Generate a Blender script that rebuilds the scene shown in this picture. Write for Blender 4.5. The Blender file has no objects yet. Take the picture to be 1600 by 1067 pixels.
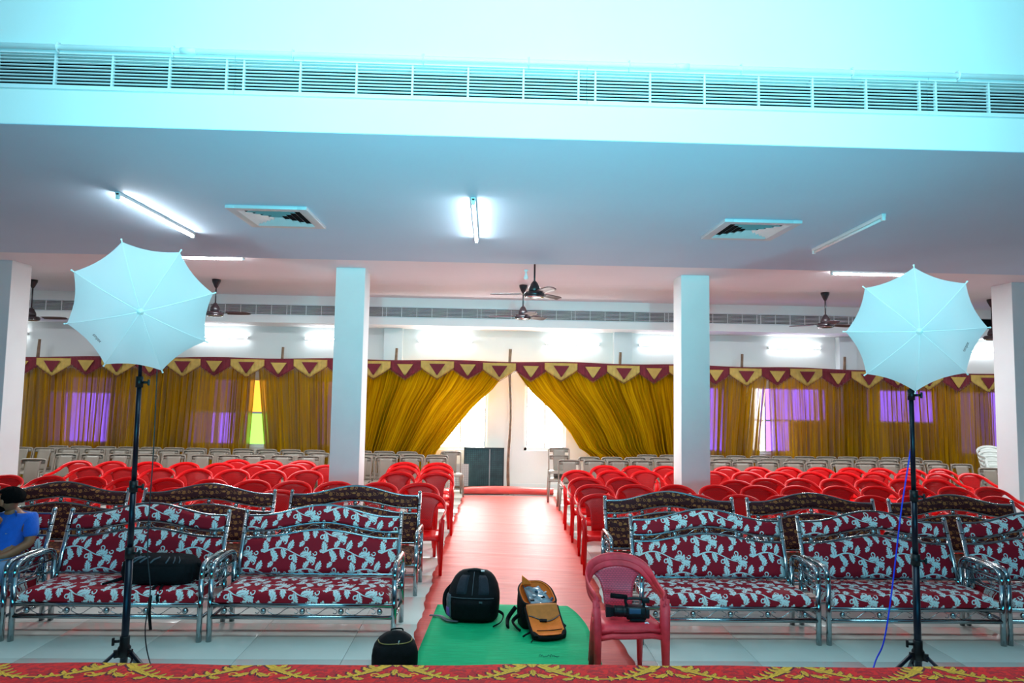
import bpy, bmesh, math, random
import numpy as np
from mathutils import Vector, Matrix, Euler

PI = math.pi
R = math.radians
rng = random.Random(7)
SC = bpy.context.scene
COL = SC.collection

# ------------------------------------------------------------------ camera
EYE = 2.05
cam_d = bpy.data.cameras.new('camera')
cam_d.sensor_width = 36.0
cam_d.lens = 36.0 * 1067.0 / 1600.0
cam_d.clip_end = 100
cam = bpy.data.objects.new('camera', cam_d)
COL.objects.link(cam)
yaw, pitch, roll = math.atan(33.7 / 1067), math.atan(79.1 / 1067), 0.0165
cam.matrix_world = (Matrix.Translation((0, 0, EYE)) @ Matrix.Rotation(-yaw, 4, 'Z')
                    @ Matrix.Rotation(PI / 2 + pitch, 4, 'X') @ Matrix.Rotation(roll, 4, 'Z'))
SC.camera = cam

# ------------------------------------------------------------------ view, world, main lights
SC.view_settings.view_transform = 'Standard'
SC.view_settings.look = 'None'
SC.view_settings.gamma = 1.0
SC.view_settings.use_curve_mapping = False
SC.view_settings.exposure = 0.0
SC.cycles.use_denoising = True
SC.cycles.max_bounces = 8
SC.cycles.diffuse_bounces = 5
SC.cycles.glossy_bounces = 4
SC.cycles.transmission_bounces = 4
SC.cycles.transparent_max_bounces = 8
SC.cycles.sample_clamp_indirect = 8.0

world = bpy.data.worlds.new('world')
SC.world = world
world.use_nodes = True
world.node_tree.nodes['Background'].inputs[0].default_value = (0.6, 0.7, 0.9, 1)
world.node_tree.nodes['Background'].inputs[1].default_value = 0.3


def spot(name, loc, target, energy, color, angle, blend=1.0, size=0.3):
    d = bpy.data.lights.new(name, 'SPOT')
    d.energy, d.color, d.spot_size, d.spot_blend, d.shadow_soft_size = energy, color, R(angle), blend, size
    o = bpy.data.objects.new(name, d)
    COL.objects.link(o)
    o.location = loc
    o.rotation_euler = (Vector(target) - Vector(loc)).to_track_quat('-Z', 'Y').to_euler()
    return o


def area(name, loc, target, energy, color, sx, sy, spread=180):
    d = bpy.data.lights.new(name, 'AREA')
    d.shape = 'RECTANGLE'
    d.size, d.size_y, d.energy, d.color, d.spread = sx, sy, energy, color, R(spread)
    o = bpy.data.objects.new(name, d)
    COL.objects.link(o)
    o.location = loc
    o.rotation_euler = (Vector(target) - Vector(loc)).to_track_quat('-Z', 'Y').to_euler()
    return o


# cyan stage lamps: two uplights on the stage floor and the LED wash behind the photographer
CYAN = (0.20, 0.90, 1.0)
spot('stage_uplight', (-0.7, -1.5, 1.4), (-0.4, 4.6, 4.05), 1900, CYAN, 64, 1.0, 0.12)
spot('stage_uplight', (1.4, -1.5, 1.4), (1.1, 4.6, 4.05), 1900, CYAN, 64, 1.0, 0.12)
area('stage_led_wall', (0.2, -3.2, 1.7), (0.2, 6, 1.7), 310, (0.05, 0.68, 1.0), 9.0, 1.4)
area('stage_fill_light', (0.2, 1.6, 5.8), (0.2, 3.6, 0), 205, (0.52, 0.90, 0.96), 5.0, 0.6)  # added unseen overhead fill, brightens the stage carpet and near floor
# fluorescent battens of the hall under the column beam, behind the soffit edge
for hx in (-9.0, -4.0, 0.6, 5.45, 10.0):
    area('hall_batten_light', (hx, 10.9, 3.84), (hx, 10.9, 0), 125, (0.86, 0.96, 1.0), 1.2, 0.05)


# ------------------------------------------------------------------ materials
def lin(c):
    c = c / 255.0
    return c / 12.92 if c <= 0.04045 else ((c + 0.055) / 1.055) ** 2.4


def rgb(r, g, b):
    return (lin(r), lin(g), lin(b), 1.0)


MATS = {}


def mat(name, color, rough=0.5, metal=0.0, var=0.06, scale=8.0, bump=0.0, bscale=60.0, spec=0.5,
        emit=None, strength=0.0, coat=0.0, sheen=0.0):
    """principled material with procedural colour variation and relief"""
    m = bpy.data.materials.new(name)
    m.use_nodes = True
    nt = m.node_tree
    b = nt.nodes['Principled BSDF']
    b.inputs['Roughness'].default_value = rough
    b.inputs['Metallic'].default_value = metal
    b.inputs['Specular IOR Level'].default_value = spec
    b.inputs['Coat Weight'].default_value = coat
    b.inputs['Sheen Weight'].default_value = sheen
    tc = nt.nodes.new('ShaderNodeTexCoord')
    if var > 0:
        n = nt.nodes.new('ShaderNodeTexNoise')
        n.inputs['Scale'].default_value = scale
        n.inputs['Detail'].default_value = 4
        nt.links.new(tc.outputs['Object'], n.inputs['Vector'])
        r = nt.nodes.new('ShaderNodeValToRGB')
        r.color_ramp.elements[0].position = 0.3
        r.color_ramp.elements[1].position = 0.7
        r.color_ramp.elements[0].color = tuple(c * (1 - var) for c in color[:3]) + (1,)
        r.color_ramp.elements[1].color = tuple(min(1, c * (1 + var)) for c in color[:3]) + (1,)
        nt.links.new(n.outputs['Fac'], r.inputs['Fac'])
        nt.links.new(r.outputs['Color'], b.inputs['Base Color'])
    else:
        b.inputs['Base Color'].default_value = color
    if bump > 0:
        n2 = nt.nodes.new('ShaderNodeTexNoise')
        n2.inputs['Scale'].default_value = bscale
        n2.inputs['Detail'].default_value = 3
        nt.links.new(tc.outputs['Object'], n2.inputs['Vector'])
        bp = nt.nodes.new('ShaderNodeBump')
        bp.inputs['Strength'].default_value = bump
        bp.inputs['Distance'].default_value = 0.01
        nt.links.new(n2.outputs['Fac'], bp.inputs['Height'])
        nt.links.new(bp.outputs['Normal'], b.inputs['Normal'])
    if emit:
        b.inputs['Emission Color'].default_value = emit
        b.inputs['Emission Strength'].default_value = strength
    MATS[name] = m
    return m


mat('wall_paint', rgb(232, 232, 230), 0.7, var=0.02, scale=1.5, bump=0.05, bscale=30)
mat('pink_ceiling', rgb(224, 222, 228), 0.75, var=0.02, scale=1.0)
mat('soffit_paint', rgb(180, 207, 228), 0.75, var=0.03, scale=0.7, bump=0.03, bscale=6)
mat('column_paint', rgb(226, 230, 230), 0.6, var=0.02, scale=3, bump=0.06, bscale=40)
mat('dark_backdrop', rgb(70, 76, 84), 0.8)
mat('grille_white', rgb(225, 228, 230), 0.4, var=0.02)
mat('duct_dark', rgb(14, 18, 22), 0.9, var=0.5, scale=3, spec=0.1)
mat('pvc', rgb(232, 234, 234), 0.35, var=0.02)
mat('lamp_white', rgb(235, 235, 235), 0.4, var=0.0)
mat('tube_lit', rgb(255, 255, 255), 0.4, var=0, emit=(0.97, 0.99, 1.0, 1), strength=75.0)
mat('wall_tube_lit', rgb(255, 255, 255), 0.4, var=0, emit=(0.86, 0.95, 1.0, 1), strength=48.0)
mat('vent_grey', rgb(200, 202, 206), 0.4, metal=0.2, var=0.02)
mat('fan_brown', rgb(42, 32, 36), 0.3, var=0.1)
mat('fan_blade', rgb(84, 68, 74), 0.42, var=0.06)
mat('chrome', rgb(168, 176, 180), 0.12, metal=1.0, var=0.03, scale=20)
mat('red_plastic', rgb(232, 10, 14), 0.32, var=0.06, scale=5, spec=0.28)
mat('worn_red_plastic', rgb(248, 52, 66), 0.5, var=0.30, scale=9, spec=0.4)
mat('beige_plastic', rgb(148, 134, 120), 0.42, var=0.06, scale=5)
mat('white_plastic', rgb(214, 214, 206), 0.4, var=0.04)
mat('black_metal', rgb(16, 22, 38), 0.35, metal=0.5, var=0.1)
mat('black_plastic', rgb(12, 13, 17), 0.45, var=0.15, spec=0.3)
mat('black_nylon', rgb(9, 10, 14), 0.7, var=0.35, scale=30, bump=0.4, bscale=160, spec=0.18)
mat('black_mesh', rgb(34, 38, 48), 0.7, var=0.2, scale=60, bump=0.5, bscale=220, spec=0.3)
mat('grey_nylon', rgb(84, 90, 98), 0.7, var=0.2, scale=40, bump=0.3, bscale=150)
mat('purple_cloth', rgb(110, 80, 160), 0.7, var=0.1)
mat('orange_lining', rgb(255, 124, 46), 0.6, var=0.08, scale=20, bump=0.2, bscale=120, spec=0.2)
mat('dark_orange', rgb(196, 112, 34), 0.65, var=0.12, scale=20)
mat('clear_pocket', rgb(120, 140, 150), 0.12, var=0.5, scale=14)
mat('gold_metal', rgb(160, 140, 80), 0.4, metal=0.3)
mat('bamboo', rgb(128, 100, 78), 0.7, var=0.3, scale=12, bump=0.4, bscale=30)
mat('board_green', rgb(52, 84, 86), 0.5, var=0.35, scale=6)
mat('board_pale', rgb(226, 226, 220), 0.5, var=0.05, scale=6)
mat('wire_dark', rgb(34, 46, 50), 0.5, var=0.1)
mat('wire_grey', rgb(150, 156, 156), 0.5, var=0.1)
mat('skin', rgb(162, 96, 64), 0.5, var=0.08, scale=20)
mat('hair', rgb(10, 8, 8), 0.9, var=0.3, scale=60, bump=0.6, bscale=200, spec=0.08)
mat('blue_polo', rgb(14, 92, 196), 0.8, var=0.1, scale=20, bump=0.3, bscale=90, sheen=0.2)
mat('pale_denim', rgb(120, 150, 185), 0.8, var=0.15, scale=30, bump=0.3, bscale=120)
mat('eye_white', rgb(220, 215, 205), 0.3, var=0)
mat('blue_cable', rgb(20, 50, 210), 0.4, var=0.05)
mat('black_cable', rgb(20, 24, 30), 0.4, var=0.05)
mat('maroon_cloth', rgb(116, 10, 32), 0.75, var=0.15, scale=9, bump=0.2, bscale=60, sheen=0.3)
mat('gold_cloth', rgb(196, 160, 76), 0.6, var=0.12, scale=9, bump=0.2, bscale=60)
mat('bead', rgb(120, 70, 60), 0.3, var=0.3, scale=60)
mat('frame_white', rgb(235, 235, 232), 0.4, var=0.02)
mat('stage_side', rgb(90, 30, 28), 0.8)
mat('lens_glass', rgb(20, 30, 46), 0.05, var=0, coat=1.0)
mat('screen_grey', rgb(60, 84, 110), 0.2, var=0.1)
mat('paper_white', rgb(235, 225, 235), 0.6, var=0.03)
mat('ink', rgb(8, 10, 16), 0.6, var=0)
mat('mat_ink', rgb(10, 90, 84), 0.8, var=0)
mat('joint', rgb(120, 120, 112), 0.8, var=0.05)
mat('pane_white', rgb(255, 255, 255), 0.3, var=0, emit=(1.0, 0.99, 0.97, 1), strength=28.0)
mat('pane_purple', rgb(120, 80, 220), 0.3, var=0, emit=(0.46, 0.20, 1.7, 1), strength=2.6)
mat('pane_violet', rgb(100, 80, 160), 0.3, var=0, emit=(0.30, 0.16, 0.62, 1), strength=0.8)
mat('pane_day', rgb(255, 255, 255), 0.3, var=0, emit=(1.0, 0.99, 0.95, 1), strength=9.0)
mat('pane_dim', rgb(70, 66, 80), 0.3, var=0, emit=(0.12, 0.10, 0.14, 1), strength=0.6)
mat('pane_orange', rgb(255, 150, 40), 0.3, var=0, emit=(1.0, 0.42, 0.05, 1), strength=2.0)
mat('pane_green', rgb(120, 240, 60), 0.3, var=0, emit=(0.35, 1.0, 0.12, 1), strength=2.0)


def weave_mat(name, base_mat_color, scale=64.0):
    """plastic with a moulded basket weave relief"""
    m = mat(name, base_mat_color, 0.35, var=0.06, scale=5)
    nt = m.node_tree
    b = nt.nodes['Principled BSDF']
    tc = nt.nodes.new('ShaderNodeTexCoord')
    mp = nt.nodes.new('ShaderNodeMapping')
    mp.inputs['Scale'].default_value = (scale, 0.0, scale * 1.15)
    nt.links.new(tc.outputs['Object'], mp.inputs['Vector'])
    ck = nt.nodes.new('ShaderNodeTexBrick')
    ck.inputs['Color1'].default_value = (1, 1, 1, 1)
    ck.inputs['Color2'].default_value = (0.8, 0.8, 0.8, 1)
    ck.inputs['Mortar'].default_value = (0, 0, 0, 1)
    ck.inputs['Scale'].default_value = 1.0
    ck.inputs['Mortar Size'].default_value = 0.12
    ck.inputs['Brick Width'].default_value = 1.6
    ck.inputs['Row Height'].default_value = 1.0
    sw = nt.nodes.new('ShaderNodeSeparateXYZ')
    cb = nt.nodes.new('ShaderNodeCombineXYZ')
    nt.links.new(mp.outputs['Vector'], sw.inputs[0])
    nt.links.new(sw.outputs['X'], cb.inputs['X'])
    nt.links.new(sw.outputs['Z'], cb.inputs['Y'])
    nt.links.new(cb.outputs[0], ck.inputs['Vector'])
    bp = nt.nodes.new('ShaderNodeBump')
    bp.inputs['Strength'].default_value = 1.0
    bp.inputs['Distance'].default_value = 0.012
    gx = nt.nodes.new('ShaderNodeMix')
    gx.data_type = 'RGBA'
    gx.inputs['A'].default_value = tuple(q * 0.55 for q in base_mat_color[:3]) + (1,)  # groove shade painted into the colour, on top of the bump
    gx.inputs['B'].default_value = base_mat_color
    nt.links.new(ck.outputs['Color'], gx.inputs['Factor'])
    nt.links.new(gx.outputs['Result'], b.inputs['Base Color'])
    nt.links.new(ck.outputs['Color'], bp.inputs['Height'])
    nt.links.new(bp.outputs['Normal'], b.inputs['Normal'])
    return m


weave_mat('red_weave', rgb(236, 10, 14))
weave_mat('worn_weave', rgb(246, 76, 98))


def floor_mat():
    m = mat('vitrified_tile', rgb(222, 222, 214), 0.09, var=0.035, scale=1.7, spec=0.5)
    return m


floor_mat()


def cloth_strip_mat(name, c1, c2, rough, stretch, spec):
    """coarse carpet cloth with streaks running along one direction"""
    m = mat(name, c1, rough, var=0, spec=spec)
    nt = m.node_tree
    b = nt.nodes['Principled BSDF']
    tc = nt.nodes.new('ShaderNodeTexCoord')
    mp = nt.nodes.new('ShaderNodeMapping')
    mp.inputs['Scale'].default_value = stretch
    nt.links.new(tc.outputs['Object'], mp.inputs['Vector'])
    n = nt.nodes.new('ShaderNodeTexNoise')
    n.inputs['Scale'].default_value = 3.0
    n.inputs['Detail'].default_value = 5
    nt.links.new(mp.outputs['Vector'], n.inputs['Vector'])
    r = nt.nodes.new('ShaderNodeValToRGB')
    r.color_ramp.elements[0].position = 0.3
    r.color_ramp.elements[1].position = 0.7
    r.color_ramp.elements[0].color = c1
    r.color_ramp.elements[1].color = c2
    nt.links.new(n.outputs['Fac'], r.inputs['Fac'])
    nt.links.new(r.outputs['Color'], b.inputs['Base Color'])
    bp = nt.nodes.new('ShaderNodeBump')
    bp.inputs['Strength'].default_value = 0.35
    bp.inputs['Distance'].default_value = 0.01
    nt.links.new(n.outputs['Fac'], bp.inputs['Height'])
    nt.links.new(bp.outputs['Normal'], b.inputs['Normal'])
    return m


cloth_strip_mat('red_carpet', rgb(206, 62, 54), rgb(228, 84, 72), 0.48, (1.2, 9, 1), 0.6)
cloth_strip_mat('green_mat', rgb(0, 158, 100), rgb(0, 182, 122), 0.75, (2, 22, 1), 0.2)


def sheer_mat(name, c1, c2, clear, trans):
    """sheer pleated curtain cloth: diffuse + translucent, partly see-through between the threads"""
    m = bpy.data.materials.new(name)
    m.use_nodes = True
    nt = m.node_tree
    nt.nodes.remove(nt.nodes['Principled BSDF'])
    out = nt.nodes['Material Output']
    tc = nt.nodes.new('ShaderNodeTexCoord')
    mp = nt.nodes.new('ShaderNodeMapping')
    mp.inputs['Scale'].default_value = (26, 0.8, 1)
    nt.links.new(tc.outputs['UV'], mp.inputs['Vector'])
    n = nt.nodes.new('ShaderNodeTexNoise')
    n.inputs['Scale'].default_value = 1.0
    n.inputs['Detail'].default_value = 4
    nt.links.new(mp.outputs['Vector'], n.inputs['Vector'])
    r = nt.nodes.new('ShaderNodeValToRGB')
    r.color_ramp.elements[0].position = 0.35
    r.color_ramp.elements[1].position = 0.65
    r.color_ramp.elements[0].color = c1
    r.color_ramp.elements[1].color = c2
    nt.links.new(n.outputs['Fac'], r.inputs['Fac'])
    d = nt.nodes.new('ShaderNodeBsdfDiffuse')
    t = nt.nodes.new('ShaderNodeBsdfTranslucent')
    tr = nt.nodes.new('ShaderNodeBsdfRefraction')       # light that slips between the threads, softened
    tr.inputs['IOR'].default_value = 1.18
    tr.inputs['Roughness'].default_value = 0.38
    nt.links.new(r.outputs['Color'], d.inputs['Color'])
    nt.links.new(r.outputs['Color'], t.inputs['Color'])
    m1 = nt.nodes.new('ShaderNodeMixShader')
    m1.inputs[0].default_value = trans
    nt.links.new(d.outputs[0], m1.inputs[1])
    nt.links.new(t.outputs[0], m1.inputs[2])
    m2 = nt.nodes.new('ShaderNodeMixShader')
    if clear > 0:
        mr = nt.nodes.new('ShaderNodeMapRange')
        mr.inputs['From Min'].default_value = 0.35
        mr.inputs['From Max'].default_value = 0.68
        mr.inputs['To Min'].default_value = clear * 1.7
        mr.inputs['To Max'].default_value = clear * 0.15
        nt.links.new(n.outputs['Fac'], mr.inputs['Value'])
        nt.links.new(mr.outputs[0], m2.inputs[0])
    else:
        m2.inputs[0].default_value = 0
    nt.links.new(m1.outputs[0], m2.inputs[1])
    nt.links.new(tr.outputs[0], m2.inputs[2])
    nt.links.new(m2.outputs[0], out.inputs['Surface'])
    MATS[name] = m
    return m


sheer_mat('mustard_sheer', rgb(138, 92, 3), rgb(190, 140, 8), 0.15, 0.35)
sheer_mat('mustard_double', rgb(138, 90, 3), rgb(192, 142, 8), 0.0, 0.06)
sheer_mat('umbrella_cloth', rgb(226, 232, 234), rgb(236, 240, 242), 0.0, 0.5)


# ---- printed cloth: masks drawn in code (no files), used as colour factor
def poly_fill(img, pts, val):
    """even-odd fill of a polygon given in pixels, wrapping round the tile"""
    h, w = img.shape
    p = np.asarray(pts, float)
    x0, y0 = np.floor(p.min(0)).astype(int) - 1
    x1, y1 = np.ceil(p.max(0)).astype(int) + 2
    xs, ys = np.meshgrid(np.arange(x0, x1) + 0.5, np.arange(y0, y1) + 0.5)
    inside = np.zeros(xs.shape, bool)
    q = np.roll(p, -1, 0)
    for (ax, ay), (bx, by) in zip(p, q):
        if ay == by:
            continue
        c = ((ay > ys) != (by > ys)) & (xs < (bx - ax) * (ys - ay) / (by - ay) + ax)
        inside ^= c
    iy, ix = np.nonzero(inside)
    img[(iy + y0) % h, (ix + x0) % w] = val


def stroke(img, pts, w0, w1, val):
    """tapering stroke along a polyline"""
    p = np.asarray(pts, float)
    n = len(p)
    t = np.gradient(p, axis=0)
    t /= np.linalg.norm(t, axis=1)[:, None] + 1e-9
    nrm = np.stack([-t[:, 1], t[:, 0]], 1)
    w = np.linspace(w0, w1, n)[:, None] / 2
    poly_fill(img, np.vstack([p + nrm * w, (p - nrm * w)[::-1]]), val)


def arc(cx, cy, r0, r1, a0, a1, n=24):
    a = np.radians(np.linspace(a0, a1, n))
    r = np.linspace(r0, r1, n)
    return np.stack([cx + r * np.cos(a), cy + r * np.sin(a)], 1)


def leaf(img, cx, cy, ang, L, W, bend=0.5, lobes=4, val=1.0, rib=0.0):
    """serrated acanthus leaf: bent midrib, pointed lobes"""
    t = np.linspace(0, 1, lobes * 10 + 1)
    a = np.radians(ang) + bend * t
    dx = np.cumsum(np.cos(a)) / len(t) * L
    dy = np.cumsum(np.sin(a)) / len(t) * L
    nx, ny = -np.sin(a), np.cos(a)
    env = np.sin(PI * np.clip(t, 0, 1) ** 0.8) ** 0.75
    saw = 0.5 + 0.5 * ((t * lobes) % 1.0)
    w = W * env * saw
    fw = 0.10 * L * env * ((t * lobes) % 1.0)
    for s in (1, -1):
        ex = cx + dx + s * nx * w + np.cos(a) * fw
        ey = cy + dy + s * ny * w + np.sin(a) * fw
        poly_fill(img, np.vstack([np.stack([ex, ey], 1), np.stack([cx + dx, cy + dy], 1)[::-1]]), val)
    k = int(len(t) * 0.8)
    if rib:
        stroke(img, np.stack([cx + dx, cy + dy], 1)[:k], W * 0.14, W * 0.03, 0.0)


def image(name, chans):
    h, w = chans[0].shape
    im = bpy.data.images.new(name, w, h, alpha=False, float_buffer=False, is_data=True)
    px = np.ones((h, w, 4), np.float32)
    for i in range(3):
        px[..., i] = chans[min(i, len(chans) - 1)]
    im.pixels.foreach_set(px.ravel())
    im.pack()
    return im


def leaf_tile():
    W_, H_ = 640, 420
    g = np.zeros((H_, W_))
    for y0, ph in ((100, 0.0), (310, 320.0)):
        def vine(x):
            return y0 + 48 * math.sin(2 * PI * (x + ph) / 640)
        xs_ = np.linspace(0, 470, 60)
        stroke(g, np.stack([xs_ - ph, [vine(x - ph) for x in xs_]], 1), 16, 7, 1)

        def L(x, da, l, w, b, n=4, dx=0, dy=0):
            x -= ph
            a = math.degrees(math.atan2(vine(x + 2) - vine(x - 2), 4))
            leaf(g, x + dx, vine(x) + dy, a + da, l * 0.95, w * 0.82, b, n, 1.0, 0.9)

        def C(x, dy, r, a0, a1, w=13):
            x -= ph
            stroke(g, arc(x, vine(x) + dy, r, r * 0.48, a0, a1), w, w * .55, 1)
        L(20, 62, 118, 50, 0.6, 5)
        L(70, -58, 108, 44, -0.7)
        L(130, 70, 104, 42, -0.8)
        L(185, -40, 122, 46, -0.9, 5)
        L(255, 66, 120, 48, 0.7, 5)
        L(330, -66, 112, 46, 0.8)
        L(395, 52, 116, 46, -0.7, 5)
        L(465, -20, 120, 46, 0.8, 5)
        L(468, 40, 84, 34, 0.8, 3)
        C(112, -66, 26, 100, 420)
        C(215, 74, 27, -90, 230)
        C(300, -62, 24, 60, 380)
        C(455, 82, 26, -60, 250)
        C(560, 30, 24, 180, 500)
        leaf(g, 425 - ph, y0 + (118 if ph == 0 else 118), 50, 96, 40, 0.8, 4, 1.0, 0.7)
        leaf(g, 440 - ph, y0 + 112, 200, 80, 32, 0.8, 3, 1.0, 0.7)
        L(545, 110, 92, 38, 0.7, 4, 20, -64)
        L(590, -50, 70, 30, 0.7, 3, 10, 50)
    return g


def brown_tile():
    n = 384
    g = np.zeros((n, n))
    rr = random.Random(3)
    for i in range(5):
        for j in range(5):
            x = (i + 0.5 * (j % 2) + rr.uniform(-.15, .15)) * n / 5
            y = (j + rr.uniform(-.15, .15)) * n / 5
            k = (i * 2 + j) % 3
            if k == 0:
                stroke(g, arc(x, y, 20, 20, 0, 352, 30), 7, 7, 1)
                stroke(g, arc(x, y, 9, 8, 0, 352, 20), 7, 7, 1)
            elif k == 1:
                for q in range(4):
                    leaf(g, x, y, q * 42 + 25, 30, 9, 0.3, 2, 1.0, 0)
            else:
                stroke(g, arc(x, y, 14, 13, 0, 352, 30), 6, 6, 1)
            stroke(g, arc(x + 34, y + 8, 22, 16, rr.uniform(0, 360), rr.uniform(0, 360) + 200, 26), 3.5, 2.5, 0.8)
            leaf(g, x - 26, y + 30, rr.uniform(0, 360), 22, 5, 0.5, 2, 0.8, 0)
    return g


def carpet_tile():
    W_, H_ = 720, 560
    gold = np.zeros((H_, W_))
    dark = np.zeros((H_, W_))
    rr = random.Random(11)
    for i in range(900):
        x, y = rr.uniform(0, W_), rr.uniform(0, H_)
        leaf(dark, x, y, rr.uniform(10, 80), rr.uniform(25, 70), rr.uniform(5, 14), rr.uniform(-.8, .8), 2, rr.uniform(.15, .55), 0)

    def G(x, y, a, l, w, b, n=3):
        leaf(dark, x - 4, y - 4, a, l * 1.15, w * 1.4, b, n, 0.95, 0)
        leaf(gold, x, y, a, l, w, b, n, rr.uniform(0.75, 1.0), 0.8)
    for s in (1, -1):
        cx = 360
        pts = np.array([(cx + s * (38 + 322 * t), 505 - 175 * math.sin(t * PI * .5) ** 0.8) for t in np.linspace(0, 1, 40)])
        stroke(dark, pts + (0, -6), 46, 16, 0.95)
        stroke(gold, pts, 30, 8, 0.9)
        stroke(gold, pts + (0, 9), 7, 3, 0.5)
        for t, l in ((.05, 88), (.16, 84), (.28, 74), (.40, 66), (.53, 58), (.68, 50), (.84, 44)):
            k = pts[int(t * 39)]
            G(k[0], k[1], 90 - s * 75, l, l * .24, s * 1.1)
            G(k[0], k[1], -90 + s * 75, l * .9, l * .24, -s * 1.1)
        G(cx + s * 24, 520, 90 - s * 50, 100, 30, s * 1.0)
        G(cx + s * 24, 500, 90 + s * 40, 70, 22, -s * 1.0)
        stroke(dark, arc(cx + s * 62, 520, 30, 14, 0, 320), 18, 9, .95)
        stroke(gold, arc(cx + s * 62, 522, 28, 12, 0, 320), 12, 6, 1)
        G(cx + s * 60, 440, -90 + s * 70, 96, 24, s * .9)
        G(cx + s * 20, 400, -90 + s * 30, 90, 24, s * .9)
        stroke(gold, arc(cx + s * 100, 372, 24, 9, 0, 320), 11, 5, 0.9)
        G(cx + s * 140, 330, -90 + s * 80, 70, 20, s * .9)
    G(cx, 470, 90, 84, 26, 0)
    G(cx, 450, -90, 80, 22, 0)
    return gold, dark


IM_LEAF = image('leaf_print', [leaf_tile()])
IM_BROWN = image('spiral_print', [brown_tile()])
_g, _d = carpet_tile()
IM_CARPET = image('scroll_print', [_g, _d, _d])


def print_mat(name, im, c_bg, c_fg, rough, c_dark=None, fg_rough=None):
    m = bpy.data.materials.new(name)
    m.use_nodes = True
    nt = m.node_tree
    b = nt.nodes['Principled BSDF']
    b.inputs['Roughness'].default_value = rough
    b.inputs['Specular IOR Level'].default_value = 0.3
    uv = nt.nodes.new('ShaderNodeUVMap')
    t = nt.nodes.new('ShaderNodeTexImage')
    t.image = im
    t.extension = 'REPEAT'
    nt.links.new(uv.outputs[0], t.inputs['Vector'])
    s = nt.nodes.new('ShaderNodeSeparateColor')
    nt.links.new(t.outputs['Color'], s.inputs[0])
    src = None
    if c_dark:
        md = nt.nodes.new('ShaderNodeMix')
        md.data_type = 'RGBA'
        md.inputs['A'].default_value = c_bg
        md.inputs['B'].default_value = c_dark
        nt.links.new(s.outputs['Green'], md.inputs['Factor'])
        src = md.outputs['Result']
    mx = nt.nodes.new('ShaderNodeMix')
    mx.data_type = 'RGBA'
    if src:
        nt.links.new(src, mx.inputs['A'])
    else:
        mx.inputs['A'].default_value = c_bg
    mx.inputs['B'].default_value = c_fg
    nt.links.new(s.outputs['Red'], mx.inputs['Factor'])
    n = nt.nodes.new('ShaderNodeTexNoise')
    n.inputs['Scale'].default_value = 220
    tc = nt.nodes.new('ShaderNodeTexCoord')
    nt.links.new(tc.outputs['Object'], n.inputs['Vector'])
    bp = nt.nodes.new('ShaderNodeBump')
    bp.inputs['Strength'].default_value = 0.25
    bp.inputs['Distance'].default_value = 0.003
    nt.links.new(n.outputs['Fac'], bp.inputs['Height'])
    nt.links.new(bp.outputs['Normal'], b.inputs['Normal'])
    nt.links.new(mx.outputs['Result'], b.inputs['Base Color'])
    MATS[name] = m
    return m


print_mat('leaf_fabric', IM_LEAF, rgb(158, 3, 30), rgb(222, 224, 222), 0.7)
print_mat('brown_fabric', IM_BROWN, rgb(60, 8, 18), rgb(172, 108, 56), 0.7)
print_mat('stage_carpet', IM_CARPET, rgb(222, 14, 16), rgb(230, 166, 36), 0.8, rgb(70, 6, 30))


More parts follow.
